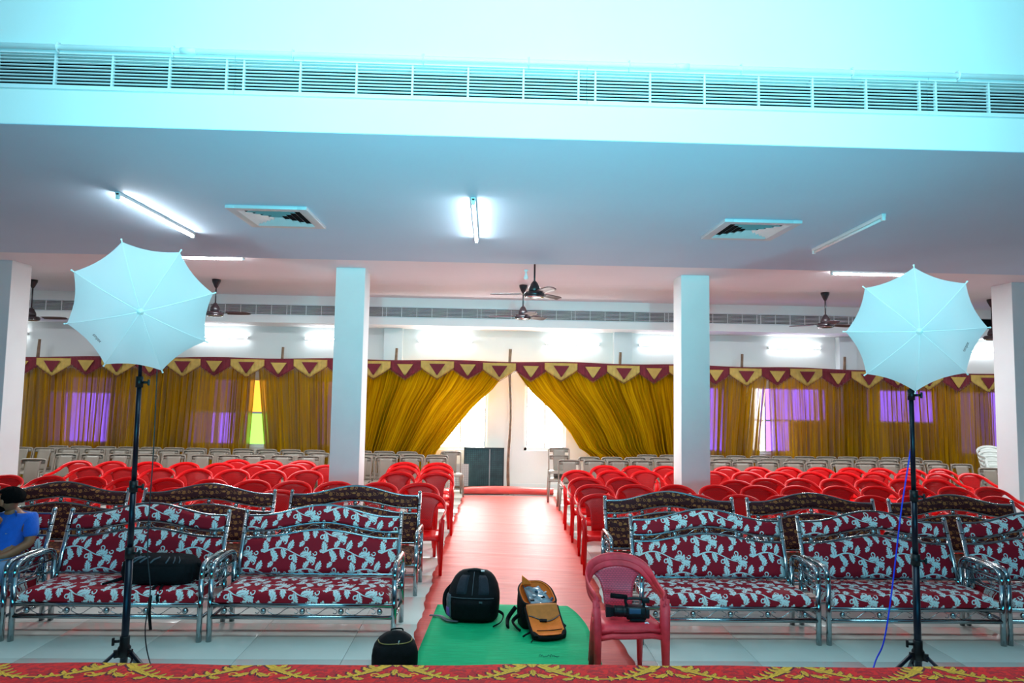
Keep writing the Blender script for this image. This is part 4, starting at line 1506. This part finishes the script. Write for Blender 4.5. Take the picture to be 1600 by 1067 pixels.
def umbrella(hub, axis, twist, label, word_gore, flip, size):
    """shoot-through umbrella; hub = apex, axis = direction from the canopy out through the apex"""
    t = thing('photo_umbrella', label, 'umbrella', hub, 0, 'photo umbrellas')
    z = Vector(axis).normalized()
    x = Vector((0, 0, 1)).cross(z).normalized()
    y = z.cross(x)
    M = Matrix((x, y, z)).transposed()
    t.rotation_euler = M.to_euler()
    RR, D = size, 0.140

    def rib(r, a):
        return Vector((RR * r * math.cos(a), RR * r * math.sin(a), -D * r ** 1.9))

    def gore(u, v):
        a0, a1 = 0.0, PI / 4
        r = max(v, 0.0)
        p = rib(r, a0).lerp(rib(r, a1), u)
        k = 4 * u * (1 - u)
        f = 1 - 0.058 * k * r ** 5
        p = Vector((p.x * f, p.y * f, p.z + 0.004 * k * math.sin(PI * r)))
        p.z += 0.0022 * math.sin(30 * u + 6 * r) * r * k
        return p
    gm = MB().grid(gore, 10, 14).mesh('canopy_panel', 'umbrella_cloth', fix=False)
    rm = MB().tube([rib(k / 12, 0) + Vector((0, 0, 0.001)) for k in range(13)], 0.0022, 6)
    rm = rm.mesh('rib', 'lamp_white')
    tm = MB().tube([rib(0.99, 0), rib(1.03, 0)], 0.0042, 8).ball(rib(1.035, 0), 0.0065, 8, 5).mesh('rib_tip', 'lamp_white')
    sm_ = MB().tube([rib(0.5, 0) - Vector((0, 0, 0.004)), (0.02, 0, -0.20)], 0.002, 5).mesh('stretcher', 'chrome')
    for k in range(8):
        a = twist + k * PI / 4
        g = link('canopy_panel', gm, t)
        g.rotation_euler = (0, 0, a)
        r = link('rib', rm, t)
        r.rotation_euler = (0, 0, a)
        link('rib_tip', tm, r)
        link('stretcher', sm_, r)
    MB().lathe([(0.022, -0.006), (0.020, 0.004), (0.010, 0.008), (0.008, 0.022), (0.0, 0.026)], 14).obj('ferrule', 'lamp_white', t)
    MB().tube([(0, 0, 0), (0, 0, -0.62)], 0.005, 8).obj('shaft', 'chrome', t)
    MB().lathe([(0.018, -0.19), (0.018, -0.215)], 10).obj('runner', 'black_plastic', t)
    # printed maker's word near the rim of one panel
    am = twist + (word_gore + 0.5) * PI / 4
    p = gore(0.5, 0.80)
    rad = math.hypot(p.x, p.y)
    base = Vector((rad * math.cos(am), rad * math.sin(am), p.z + 0.004))
    cu = bpy.data.curves.new('lettering', 'FONT')
    cu.body = 'simpex'
    cu.size = 0.036
    cu.align_x = 'CENTER'
    cu.align_y = 'CENTER'
    cu.materials.append(MATS['ink'])
    tmp = bpy.data.objects.new('lettering', cu)
    lo = link('lettering', bpy.data.meshes.new_from_object(tmp), t)
    bpy.data.objects.remove(tmp)
    er = Vector((math.cos(am), math.sin(am), -0.62)).normalized()      # down the panel
    et = Vector((-math.sin(am), math.cos(am), 0))
    if flip:
        et = -et
        er = er
    nz = et.cross(-er) if not flip else et.cross(er)
    yy = nz.cross(et)
    lo.rotation_euler = Matrix((et, yy, nz)).transposed().to_euler()
    lo.location = base
    lo.scale = (0.62, 1, 1)
    return t


def flash_head(loc, direction, label):
    t = thing('flash_head', label, 'flash', loc, 0, 'studio flash heads')
    d = Vector(direction).normalized()
    t.rotation_euler = d.to_track_quat('Z', 'Y').to_euler()
    MB().lathe([(0.045, -0.16), (0.058, -0.15), (0.060, 0.06), (0.055, 0.07)], 18).obj('body', 'black_plastic', t)
    MB().lathe([(0.055, 0.06), (0.085, 0.13), (0.088, 0.13), (0.060, 0.058)], 18).obj('reflector', 'chrome', t)
    MB().ball((0, 0, 0.075), 0.03, 10, 6).obj('lamp_globe', 'lamp_white', t)
    MB().box((0, 0, -0.165), (0.07, 0.07, 0.02), 0.004).obj('back_panel', 'black_plastic', t)
    MB().box((0, -0.075, -0.02), (0.03, 0.05, 0.05), 0.004).obj('bracket', 'black_metal', t)
    return t


LX, LY = -2.374, 4.72
light_stand(LX, LY, R(12), 'black light stand carrying the left white umbrella, with black cable')
axL = Vector((0.36, -0.86, -0.26)).normalized()
umbrella((LX + 0.183, LY - 0.40, 2.513), axL, R(62), 'white photo umbrella on the left light stand', 3, False, 0.43)
flash_head((LX - 0.05, LY + 0.15, 2.56), axL, 'studio flash head behind the left white umbrella')
RX, RY = 2.962, 4.72
light_stand(RX, RY, R(-22), 'black light stand carrying the right white umbrella, with blue cable')
axR = Vector((-0.36, -0.90, -0.165)).normalized()
umbrella((RX - 0.186, RY - 0.40, 2.485), axR, R(91), 'white photo umbrella on the right light stand, bluer in tone', 5, False, 0.415)
flash_head((RX + 0.09, RY + 0.15, 2.55), axR, 'studio flash head behind the right white umbrella')

P = smoothpath([(-2.30, 4.80, 2.45), (-2.28, 4.76, 2.15), (-2.27, 4.75, 1.63), (-2.275, 4.75, 1.0), (-2.235, 4.74, 0.68), (-2.26, 4.75, 0.43), (-2.21, 4.74, 0.22), (-2.05, 4.66, 0.012), (-1.8, 4.5, 0.008)], 8)
o = MB().tube(P, 0.0042, 6).obj('cable', 'black_cable')
tag(o, 'black cable hanging down beside the left light stand', 'cable')
P = smoothpath([(2.985, 4.74, 2.3), (2.98, 4.74, 1.97), (2.962, 4.73, 1.75), (2.88, 4.74, 1.26), (2.81, 4.75, 0.74), (2.745, 4.75, 0.39), (2.67, 4.74, 0.24), (2.5, 4.6, 0.012), (2.2, 4.5, 0.008)], 8)
o = MB().tube(P, 0.0055, 6).obj('cable', 'blue_cable')
tag(o, 'blue cable hanging down beside the right light stand', 'cable')


# ================================================================== BAGS AND CAMERA
def sec_surface(secs, n=3.2):
    """body from horizontal sections (z, half width, front y, back y); superelliptic outline"""
    zs = [s[0] for s in secs]

    def fn(u, v):
        z = lerp(zs[0], zs[-1], v)
        hw, yf, yb = (float(np.interp(z, zs, [s[i] for s in secs])) for i in (1, 2, 3))
        a = 2 * PI * u
        c, s_ = math.cos(a), math.sin(a)
        x = hw * math.copysign(abs(c) ** (2 / n), c)
        cy, hy = (yf + yb) / 2, (yb - yf) / 2
        return Vector((x, cy + hy * math.copysign(abs(s_) ** (2 / n), s_), z))
    return fn


def patch(fn, u0, u1, v0, v1, out, nu=10, nv=10, rnd=4, c=(0, 0, 0.25)):
    """raised pad that follows part of a body surface"""
    C = Vector(c)

    def f(u, v):
        p = fn(lerp(u0, u1, u), lerp(v0, v1, v))
        e = (max(0, 1 - abs(2 * u - 1) ** rnd) * max(0, 1 - abs(2 * v - 1) ** rnd)) ** 0.5
        d = p - C
        d.z *= 0.5
        return p + d.normalized() * (out * e - 0.002)
    return MB().grid(f, nu, nv)


def closed_body(fn, nu=40, nv=24):
    mb = MB().grid(fn, nu, nv, wrap_u=True)
    for v in (0, 1):
        mb.add([fn(i / nu, v) for i in range(nu)], [tuple(range(nu))])
    return mb


# big black backpack standing on the mat
t = thing('backpack', 'large black backpack standing on the green mat, purple in its side pocket', 'backpack', (-0.105, 6.33, 0.018), R(-6), 'bags on the green mat')
t.scale = (1, 1, 0.83)
f = sec_surface([(0.0, .19, -.12, .12), (.03, .222, -.15, .14), (.20, .232, -.155, .14), (.27, .230, -.14, .14), (.36, .212, -.09, .13), (.43, .180, -.035, .12), (.475, .140, .005, .11), (.498, .09, .025, .10), (.508, .02, .05, .07)])
closed_body(f).obj('body', 'black_nylon', t)
patch(f, .665, .735, .56, .90, .022, c=(0, 0.05, .2)).obj('pad', 'black_mesh', t)
patch(f, .765, .835, .56, .90, .022, c=(0, 0.05, .2)).obj('pad', 'black_mesh', t)
patch(f, .63, .87, .03, .47, .020, c=(0, 0.05, .2)).obj('front_pocket', 'black_nylon', t)
pk = patch(f, .50, .615, .06, .55, .016, c=(0, 0, .15)).obj('side_pocket', 'grey_nylon', t)
patch(f, .51, .61, .08, .30, .022, c=(0, 0, .15)).obj('pocket_cloth', 'purple_cloth', pk)
MB().tube([f(lerp(.62, .88, k / 20), .50) + Vector((0, -.006, 0)) for k in range(21)], 0.004, 6).obj('zipper', 'grey_nylon', t)
MB().tube([f(.75, lerp(.55, .95, k / 10)) + Vector((0, -.012, 0.004)) for k in range(11)], 0.003, 6).obj('seam', 'grey_nylon', t)
MB().tube(smoothpath([(-0.06, 0.0, .485), (-0.04, -0.005, .502), (0.04, -0.005, .502), (0.06, 0.0, .485)], 5), 0.012, 8, ry=0.005).obj('grab_handle', 'black_nylon', t)
MB().box((0.06, 0.005, 0.497), (0.06, 0.02, 0.012), 0.004, (0.5, 0, 0)).obj('badge', 'vent_grey', t)
MB().tube(smoothpath([(-.20, .08, .33), (-.262, .06, .24), (-.268, .02, .13), (-.225, -.03, .04)], 6), 0.022, 8, ry=0.009).obj('shoulder_strap', 'black_nylon', t)
MB().tube(smoothpath([(-.12, -.15, .012), (-.22, -.13, .015), (-.30, -.02, .012), (-.40, .00, .008)], 6), 0.020, 8, ry=0.006, up=(0, 1, 0)).obj('webbing_strap', 'grey_nylon', t)
MB().tube(smoothpath([(.20, -.02, .10), (.27, -.06, .07), (.26, -.16, .03), (.20, -.23, .008)], 6), 0.016, 8, ry=0.005).obj('webbing_strap', 'black_nylon', t)
MB().box((.08, -.178, .225), (.03, .006, .02), .002).obj('zip_pull', 'grey_nylon', t)

# open camera backpack with orange lining
t = thing('camera_backpack', 'open camera backpack with bright orange lining on the green mat', 'backpack', (0.48, 6.04, 0.018), R(12), 'bags on the green mat')
t.scale = (1, 1, 0.92)
HW = 0.158


def rim(k, n=48, hw=HW, y0=0.0, y1=0.33, e=4.5):
    a = 2 * PI * k / n
    c, s_ = math.cos(a), math.sin(a)
    x = hw * math.copysign(abs(c) ** (2 / e), c)
    y = (y0 + y1) / 2 + (y1 - y0) / 2 * math.copysign(abs(s_) ** (2 / (2.6 if s_ > 0 else 6)), s_)
    return x * (1 - 0.25 * max(0, (y - 0.15) / 0.18) ** 2), y


def face(y):
    return 0.225 + 0.36 * y


n = 48
mb = MB()
ring = []
for lev in range(6):
    q = lev / 5
    for k in range(n):
        x, y = rim(k)
        g_ = 1 + 0.05 * math.sin(PI * q)
        ring.append(Vector((x * g_, 0.16 + (y - 0.16) * g_, 0.005 + (face(y) - 0.005) * q)))
fs = [(l * n + k, l * n + (k + 1) % n, (l + 1) * n + (k + 1) % n, (l + 1) * n + k) for l in range(5) for k in range(n)]
mb.add(ring, fs + [tuple(range(n))[::-1]])
mb.obj('body', 'black_nylon', t)
inn = []
for lev, (sc_, dz) in enumerate(((0.93, 0.0), (0.90, -0.09))):
    for k in range(n):
        x, y = rim(k)
        inn.append(Vector((x * sc_, 0.165 + (y - 0.165) * sc_, face(y) + dz)))
MB().add(inn, [(k, (k + 1) % n, n + (k + 1) % n, n + k) for k in range(n)] + [tuple(n + k for k in range(n))]).obj('lining', 'orange_lining', t, fix=False)
P = [(rim(k)[0] * .97, 0.165 + (rim(k)[1] - 0.165) * .97, face(rim(k)[1])) for k in range(n)]
MB().tube(P, 0.010, 8, closed=True).obj('rim', 'black_nylon', t)
P = [(rim(k)[0] * .92, 0.165 + (rim(k)[1] - 0.165) * .92, face(rim(k)[1]) + 0.002) for k in range(n)]
MB().tube(P, 0.006, 6, closed=True).obj('piping', 'orange_lining', t)
pm = MB().slab(lambda u, v: Vector((-0.085 + 0.215 * u * (1 - 0.35 * v), 0.03 + 0.24 * v, face(0.03 + 0.24 * v) - 0.012 + 0.010 * math.sin(u * 9 + v * 5) * math.sin(v * 7))), 12, 12, lambda u, v: (0, 0, -0.004))
pc = pm.obj('clear_pocket', 'clear_pocket', t)
for k in range(6):
    x, y = -0.06 + 0.035 * k, 0.07 + 0.03 * ((k * 7) % 5)
    MB().box((x, y, face(y) - 0.004), (0.036, 0.026, 0.016), 0.005, (0.3, 0.2 * k, 0.7 * k)).obj('accessory', ['black_plastic', 'vent_grey', 'screen_grey'][k % 3], pc)
MB().tube([(-0.09, 0.035, face(.035)), (-0.085, 0.30, face(.30) - 0.01)], 0.007, 6).obj('divider', 'grey_nylon', t)
MB().slab(lambda u, v: Vector((-0.10 + 0.09 * u, 0.27 + 0.02 * u, face(.27) + 0.10 * v * (1 - 0.8 * u))), 6, 4, lambda u, v: (0, 0.012, 0)).obj('divider', 'orange_lining', t)


def flap(u, v, dz=0.0, inset=0.0):
    q = 2 * u - 1
    yy = lerp(-0.005, -0.315 + inset, v)
    hw = (HW - 0.006 - inset) * (1 - 0.02 * v) * (1 - 0.22 * max(0, (v - 0.78) / 0.22) ** 2.5)
    z = lerp(0.215, 0.050, min(1, v * 1.06)) - 0.02 * math.sin(PI * v)
    return Vector((q * hw, yy + 0.035 * abs(q) ** 3 * max(0, (v - .75) / .25), z + dz))


MB().slab(lambda u, v: flap(u, v), 20, 20, lambda u, v: (0, 0.008, -0.040)).obj('flap', 'black_nylon', t)
MB().slab(lambda u, v: flap(u, 0.01 + v * 0.99, 0.006 + 0.004 * math.sin(PI * u), 0.014), 20, 20, lambda u, v: (0, 0, -0.006)).obj('flap_lining', 'orange_lining', t)
MB().slab(lambda u, v: flap(u, v * (0.40 + 0.10 * math.sin(u * 5 - 1.2)), 0.018 + 0.006 * math.sin(PI * u), 0.016), 20, 8, lambda u, v: (0, 0, -0.006)).obj('flap_pocket', 'dark_orange', t)
MB().tube([flap(k / 20, 0.40 + 0.10 * math.sin(k / 20 * 5 - 1.2), 0.018, 0.016) for k in range(21)], 0.004, 6).obj('pocket_binding', 'grey_nylon', t)
MB().tube([flap(0.12 + 0.80 * k / 14, 0.78 + 0.02 * math.sin(k / 14 * PI), 0.0125, 0.014) for k in range(15)], 0.0035, 6).obj('pocket_slit', 'black_nylon', t)
p_ = flap(0.42, 0.47, 0.02)
MB().box(tuple(p_), (0.06, 0.028, 0.014), 0.004, (0.55, 0, -0.25)).obj('tag', 'black_nylon', t)
MB().tube(smoothpath([(-0.165, 0.12, .10), (-0.23, 0.08, .06), (-0.215, 0.0, .03), (-0.19, -0.03, .012)], 6), 0.022, 8, ry=0.010).obj('shoulder_strap', 'black_nylon', t)
MB().tube(smoothpath([(-0.17, 0.22, .14), (-0.25, 0.17, .06), (-0.28, 0.06, .02)], 6), 0.026, 8, ry=0.012).obj('shoulder_strap', 'black_nylon', t)
MB().tube(smoothpath([(0.165, 0.03, .05), (0.19, 0.0, .04), (0.215, -0.03, .02)], 6), 0.014, 8, ry=0.008).obj('buckle', 'black_plastic', t)
MB().tube(smoothpath([(-0.145, -0.17, .04), (-0.19, -0.19, .03), (-0.205, -0.18, .012)], 6), 0.010, 8, ry=0.006).obj('buckle', 'black_plastic', t)
MB().tube(smoothpath([(-0.12, -0.25, .03), (-0.17, -0.30, .006)], 4), 0.004, 6).obj('cord', 'black_nylon', t)

# small black bag against the stage
t = thing('backpack', 'small black bag half hidden by the stage edge beside the green mat', 'backpack', (-0.665, 5.24, 0.0), R(10))
f = sec_surface([(0.0, .14, -.09, .09), (.03, .165, -.11, .10), (.13, .165, -.11, .10), (.18, .150, -.09, .09), (.225, .115, -.055, .07), (.255, .070, -.025, .05), (.268, .02, 0, .02)])
closed_body(f).obj('body', 'black_nylon', t)
patch(f, .53, .74, .08, .72, .016, c=(0, 0, .1)).obj('front_pocket', 'black_nylon', t)
patch(f, .80, .98, .08, .75, .010, c=(0, 0, .1)).obj('side_panel', 'black_nylon', t)
MB().tube([f(lerp(.52, .98, k / 20), .80 - .06 * math.sin(k / 20 * PI)) + Vector((0, -.004, 0.003)) for k in range(21)], 0.0035, 6).obj('zipper', 'gold_metal', t)
MB().box(tuple(f(.76, .80) + Vector((0, -.016, -.01))), (0.012, 0.006, 0.045), 0.002, (0.3, 0.15, 0)).obj('zip_pull', 'chrome', t)
MB().tube(smoothpath([(-0.03, 0.05, .245), (-0.02, 0.06, .262), (0.05, 0.06, .262), (0.06, 0.05, .24)], 5), 0.010, 8, ry=0.005).obj('grab_handle', 'black_nylon', t)

# black bag lying on the second sofa from the left
t = thing('camera_bag', 'black padded bag lying on the leaf print sofa behind the left light stand', 'bag', (-2.745, 5.995, 0.409), R(-3))
f = sec_surface([(0.0, .25, -.12, .13), (.02, .295, -.15, .15), (.10, .31, -.16, .16), (.17, .30, -.145, .15), (.205, .26, -.10, .12), (.222, .18, -.05, .07), (.225, .05, 0, .02)])
closed_body(f).obj('body', 'black_nylon', t)
patch(f, .62, .90, .10, .72, .016, c=(0, 0, .1)).obj('front_pocket', 'black_nylon', t)
patch(f, .95, 1.05, .10, .80, .016, c=(0, 0, .1)).obj('end_pocket', 'black_nylon', t)
for k in range(7):
    u = .645 + .034 * k
    MB().tube([f(u, .80) + Vector((0, -.002, .002)), f(u, .88) + Vector((0.012, 0, .004)), f(u + .004, .95) + Vector((0.02, 0, .004))], 0.010, 6, ry=0.003).obj('strap_loop', 'grey_nylon', t)
MB().tube(smoothpath([(0.05, -.12, .015), (0.055, -.205, .006), (0.06, -.262, -.06), (0.062, -.268, -.18), (0.075, -.262, -.31)], 6), 0.013, 8, ry=0.004, up=(1, 0, 0)).obj('webbing_strap', 'black_nylon', t)
MB().tube(smoothpath([(0.09, -.13, .015), (0.11, -.205, .004), (0.115, -.262, -.05), (0.125, -.265, -.09)], 6), 0.012, 8, ry=0.004, up=(1, 0, 0)).obj('webbing_strap', 'black_nylon', t)
MB().tube(smoothpath([(.29, 0, .15), (.37, -.02, .13), (.375, 0, .06), (.30, 0, .03)], 6), 0.020, 8, ry=0.010).obj('carry_handle', 'black_nylon', t)
MB().tube(smoothpath([(-.30, -.05, .03), (-.37, -.09, .01), (-.40, -.16, .006)], 6), 0.014, 8, ry=0.005).obj('webbing_strap', 'black_nylon', t)

# video camera on the stacked chairs
t = thing('video_camera', 'black video camera with top handle lying on the worn red chair', 'video camera', (1.016, 5.00, 0.438), R(-6))
t.scale = (0.95, 0.95, 0.95)
XR = Matrix.Rotation(PI / 2, 4, 'Y')
MB().box((0.065, 0, 0.058), (0.145, 0.095, 0.095), 0.012).obj('body', 'black_plastic', t)
MB().box((0.055, -0.049, 0.070), (0.085, 0.006, 0.055), 0.003).obj('side_panel', 'screen_grey', t)
MB().box((0.072, -0.02, 0.012), (0.11, 0.07, 0.02), 0.006).obj('grip_base', 'black_plastic', t)
MB().lathe([(0.040, -0.10), (0.041, -0.085), (0.038, -0.08), (0.041, -0.07), (0.041, -0.03), (0.038, -0.025), (0.042, -0.02), (0.042, 0.0)], 24, Matrix.Translation((0, 0, 0.06)) @ XR).obj('lens_barrel', 'black_plastic', t)
hd = MB().lathe([(0.036, -0.158), (0.052, -0.160), (0.050, -0.125), (0.040, -0.098)], 4, Matrix.Translation((0, 0, 0.06)) @ XR @ Matrix.Rotation(PI / 4, 4, 'Z'), smooth=False)
hd.obj('lens_hood', 'black_plastic', t)
MB().lathe([(0.0, -0.142), (0.036, -0.140)], 20, Matrix.Translation((0, 0, 0.06)) @ XR).obj('lens', 'lens_glass', t)
MB().tube(smoothpath([(0.0, 0, 0.10), (-0.012, 0, 0.130), (-0.004, 0, 0.152), (0.05, 0, 0.158), (0.11, 0, 0.155), (0.125, 0, 0.135), (0.125, 0, 0.10)], 5), 0.011, 8).obj('top_handle', 'black_plastic', t)
MB().tube([(-0.125, -0.01, 0.176), (-0.06, -0.005, 0.170), (0.0, 0, 0.165)], [0.019, 0.019, 0.016], 12).obj('microphone', 'black_nylon', t)
MB().box((0.135, -0.01, 0.150), (0.06, 0.045, 0.035), 0.008).obj('viewfinder', 'black_plastic', t)
MB().box((0.150, 0.0, 0.055), (0.03, 0.06, 0.07), 0.006).obj('battery', 'black_plastic', t)
for k in range(5):
    MB().tube([(0.02 + 0.018 * k, -0.052, 0.036), (0.02 + 0.018 * k, -0.056, 0.036)], 0.004, 8).obj('button', 'vent_grey', t)
MB().tube(smoothpath([(0.0, -0.05, 0.03), (0.02, -0.075, 0.05), (0.10, -0.075, 0.05), (0.135, -0.05, 0.03)], 5), 0.014, 8, ry=0.004, up=(0, 0, 1)).obj('hand_strap', 'black_nylon', t)
o = MB().slab(lambda u, v: Vector((1.125 + 0.055 * u, 4.91 + 0.04 * v, 0.436 + 0.006 * math.sin(u * 6) + 0.004 * math.sin(v * 5))), 6, 5, lambda u, v: (0, 0, 0.002)).obj('crumpled_paper', 'paper_white')
tag(o, 'scrap of white paper beside the video camera', 'paper')


# ================================================================== THE MAN ON THE LEFTMOST SOFA
def skin(name, joints, edges, material, parent, root=0, sub=2):
    me = bpy.data.meshes.new(name)
    me.from_pydata([j[0] for j in joints], edges, [])
    o = link(name, me, parent)
    me.materials.append(MATS[material])
    s = o.modifiers.new('skin', 'SKIN')
    for i, j in enumerate(joints):
        r = j[1]
        me.skin_vertices[0].data[i].radius = (r, r) if not isinstance(r, tuple) else r
        me.skin_vertices[0].data[i].use_root = i == root
    s.use_smooth_shade = True
    d = o.modifiers.new('subdivision', 'SUBSURF')
    d.levels = d.render_levels = sub
    return o


MX = -4.08
man = thing('person', 'man in a blue polo shirt sitting on the leftmost leaf print sofa, hand at chin', 'person', (MX, 5.98, 0))


def rel(x, y, z):
    return (x - MX, y - 5.98, z)


J = [(rel(-4.08, 5.99, .505), .105),      # 0 pelvis
     (rel(-4.08, 6.06, .66), .110),       # 1 waist
     (rel(-4.08, 6.12, .82), .125),       # 2 chest
     (rel(-4.08, 6.12, .925), .075),      # 3 neck base
     (rel(-4.085, 6.09, .985), .052),     # 4 neck
     (rel(-4.10, 6.06, 1.045), .085),     # 5 head low
     (rel(-4.085, 6.06, 1.105), .082),    # 6 head top
     (rel(-3.93, 6.12, .895), .058),      # 7 L shoulder
     (rel(-3.905, 6.09, .70), .044),      # 8 L elbow
     (rel(-3.99, 5.95, .625), .034),      # 9 L forearm
     (rel(-4.09, 5.86, .605), .026),      # 10 L wrist
     (rel(-4.235, 6.10, .895), .058),     # 11 R shoulder
     (rel(-4.275, 5.95, .70), .044),      # 12 R elbow
     (rel(-4.19, 5.92, .78), .034),       # 13 R forearm
     (rel(-4.11, 5.91, .835), .026),      # 14 R wrist
     (rel(-4.17, 5.93, .495), .085),      # 15 R hip
     (rel(-4.20, 5.54, .505), .060),      # 16 R knee
     (rel(-4.19, 5.52, .30), .050),       # 17 R calf
     (rel(-4.18, 5.53, .09), .036),       # 18 R ankle
     (rel(-4.18, 5.40, .045), .034),      # 19 R toe
     (rel(-3.99, 5.93, .495), .085),      # 20 L hip
     (rel(-3.99, 5.54, .505), .060),      # 21 L knee
     (rel(-3.99, 5.52, .30), .050),
     (rel(-3.99, 5.53, .09), .036),
     (rel(-3.99, 5.40, .045), .034),
     (rel(-4.165, 6.045, 1.005), .045)]   # 25 jaw
E_ = [(0, 1), (1, 2), (2, 3), (3, 4), (4, 5), (5, 6), (2, 7), (7, 8), (8, 9), (9, 10), (2, 11), (11, 12), (12, 13), (13, 14),
      (0, 15), (15, 16), (16, 17), (17, 18), (18, 19), (0, 20), (20, 21), (21, 22), (22, 23), (23, 24), (5, 25)]
skin('body', J, E_, 'skin', man)
g = 1.13
sj = [(J[0][0], .118), (J[1][0], .124), (J[2][0], .140), (J[3][0], .085), (J[7][0], .074), (tuple(Vector(J[7][0]).lerp(Vector(J[8][0]), .85)), .060),
      (J[11][0], .074), (tuple(Vector(J[11][0]).lerp(Vector(J[12][0]), .85)), .060)]
skin('polo_shirt', sj, [(0, 1), (1, 2), (2, 3), (2, 4), (4, 5), (2, 6), (6, 7)], 'blue_polo', man)
tj = [(J[0][0], .112), (J[15][0], .095), (J[16][0], .070), (J[17][0], .062), (tuple(Vector(J[17][0]).lerp(Vector(J[18][0]), .8)), .052),
      (J[20][0], .095), (J[21][0], .070), (J[22][0], .062), (tuple(Vector(J[22][0]).lerp(Vector(J[23][0]), .8)), .052)]
skin('trousers', tj, [(0, 1), (1, 2), (2, 3), (3, 4), (0, 5), (5, 6), (6, 7), (7, 8)], 'pale_denim', man)
c = MB()
for s in (0, 1):
    c.slab(lambda u, v: Vector((0.0 + 0.075 * math.cos(PI * u - PI / 2 + (PI if s else 0)), 0.125 - 0.075 * math.sin(PI * u - PI / 2 + (PI if s else 0)) * 0 - 0.075 * math.sin(2 * PI * (u * .5 + .5 * s)) * 0.9, 0.965 - 0.055 * v + 0.01 * math.cos(u * PI))), 10, 3, lambda u, v: (0.004, 0.004, 0))
c.obj('collar', 'blue_polo', man)
MB().tube([(0.055, -0.03, .80), (0.062, -0.034, .806), (0.070, -0.030, .80), (0.062, -0.032, .796)], 0.002, 5, closed=True).obj('chest_emblem', 'vent_grey', man)
hc = Vector(rel(-4.09, 6.06, 1.085))
# hair: cap over the back and top of the head (he faces the left of the room)
hb = MB()


def hair_fn(u, v):
    a = 2 * PI * u
    e = PI * 0.66 * v
    d = Vector((math.sin(e) * math.cos(a), math.sin(e) * math.sin(a), math.cos(e)))
    k = 1.0 + 0.04 * math.sin(a * 9 + v * 7)
    q = 1.0 if d.x > -0.25 or d.z > 0.45 else 0.55
    k = k if q == 1.0 else 0.6
    return hc + Vector((0.018, 0, 0.0)) + Vector((d.x * 0.110 * k * q, d.y * 0.092 * k * q, d.z * 0.088 * k + (0.035 * max(0, -d.x) if d.z < .3 else 0)))


hb.grid(hair_fn, 28, 14, wrap_u=True).obj('hair', 'hair', man)
MB().ball(hc + Vector((-0.105, -0.012, -0.05)), 0.016, 8, 6, (1.3, .8, 1.2)).obj('nose', 'skin', man)
MB().ball(hc + Vector((-0.055, -0.02, -0.095)), 0.052, 12, 8, (1.0, .95, .62)).obj('beard', 'hair', man)
for s in (-1, 1):
    MB().ball(hc + Vector((0.0, s * 0.086, -0.035)), 0.026, 10, 6, (.7, .35, 1.2)).obj('ear', 'skin', man)
    ey = MB().ball(hc + Vector((-0.080, s * 0.034, -0.022)), 0.011, 8, 6).obj('eye', 'eye_white', man)
    MB().ball(hc + Vector((-0.089, s * 0.036, -0.022)), 0.005, 6, 5).obj('iris', 'hair', ey)
    MB().tube([hc + Vector((-0.090, s * 0.016, -0.002)), hc + Vector((-0.080, s * 0.055, -0.002))], 0.005, 6).obj('eyebrow', 'hair', man)
MB().tube([hc + Vector((-0.102, -0.018, -0.083)), hc + Vector((-0.105, 0, -0.082)), hc + Vector((-0.102, 0.018, -0.083))], 0.005, 6).obj('mouth', 'skin', man)


def hand(name, wrist, fwd, side, curl):
    """palm with four curled fingers and a thumb off its side"""
    W_, F_, S_ = Vector(wrist), Vector(fwd).normalized(), Vector(side).normalized()
    U_ = S_.cross(F_).normalized()
    mb = MB()
    mb.tube([W_ - F_ * .01, W_ + F_ * .02, W_ + F_ * .055, W_ + F_ * .078], [.024, .034, .040, .034], 10, ry=[.018, .016, .015, .011], up=tuple(S_))
    for k, ln in enumerate((.058, .068, .064, .050)):
        b = W_ + F_ * .072 + S_ * (.030 - .020 * k)
        pts = [b - F_ * .01]
        a = 0.25
        p = b
        for seg in (.42, .32, .26):
            p = p + (F_ * math.cos(a) + U_ * math.sin(a)) * ln * seg
            pts.append(p)
            a += curl
        mb.tube(pts, [.0095, .009, .008, .0065], 8)
        mb.ball(p, .0066, 8, 5)
    b = W_ + F_ * .022 + S_ * .032
    th = [b - S_ * .01, b + (S_ * .7 + F_ * .7) * .026, b + (S_ * .5 + F_ * .9) * .05 + U_ * .010, b + (S_ * .3 + F_) * .068 + U_ * .02]
    mb.tube(th, [.011, .011, .0095, .007], 8)
    mb.ball(th[-1], .0072, 8, 5)
    return mb.obj(name, 'skin', man)


hand('hand', rel(-4.115, 5.91, .835), (.55, .12, .75), (0, -1, .1), 0.75)
hand('hand', rel(-4.085, 5.86, .605), (-.85, -.45, -.05), (-.4, .8, .2), 0.45)
for x in (-4.18, -3.99):
    MB().tube([rel(x, 5.58, .045), rel(x, 5.50, .05), rel(x, 5.40, .042), rel(x, 5.34, .035)], [.036, .045, .046, .030], 12, ry=[.035, .045, .034, .022], up=(1, 0, 0)).obj('shoe', 'black_plastic', man)
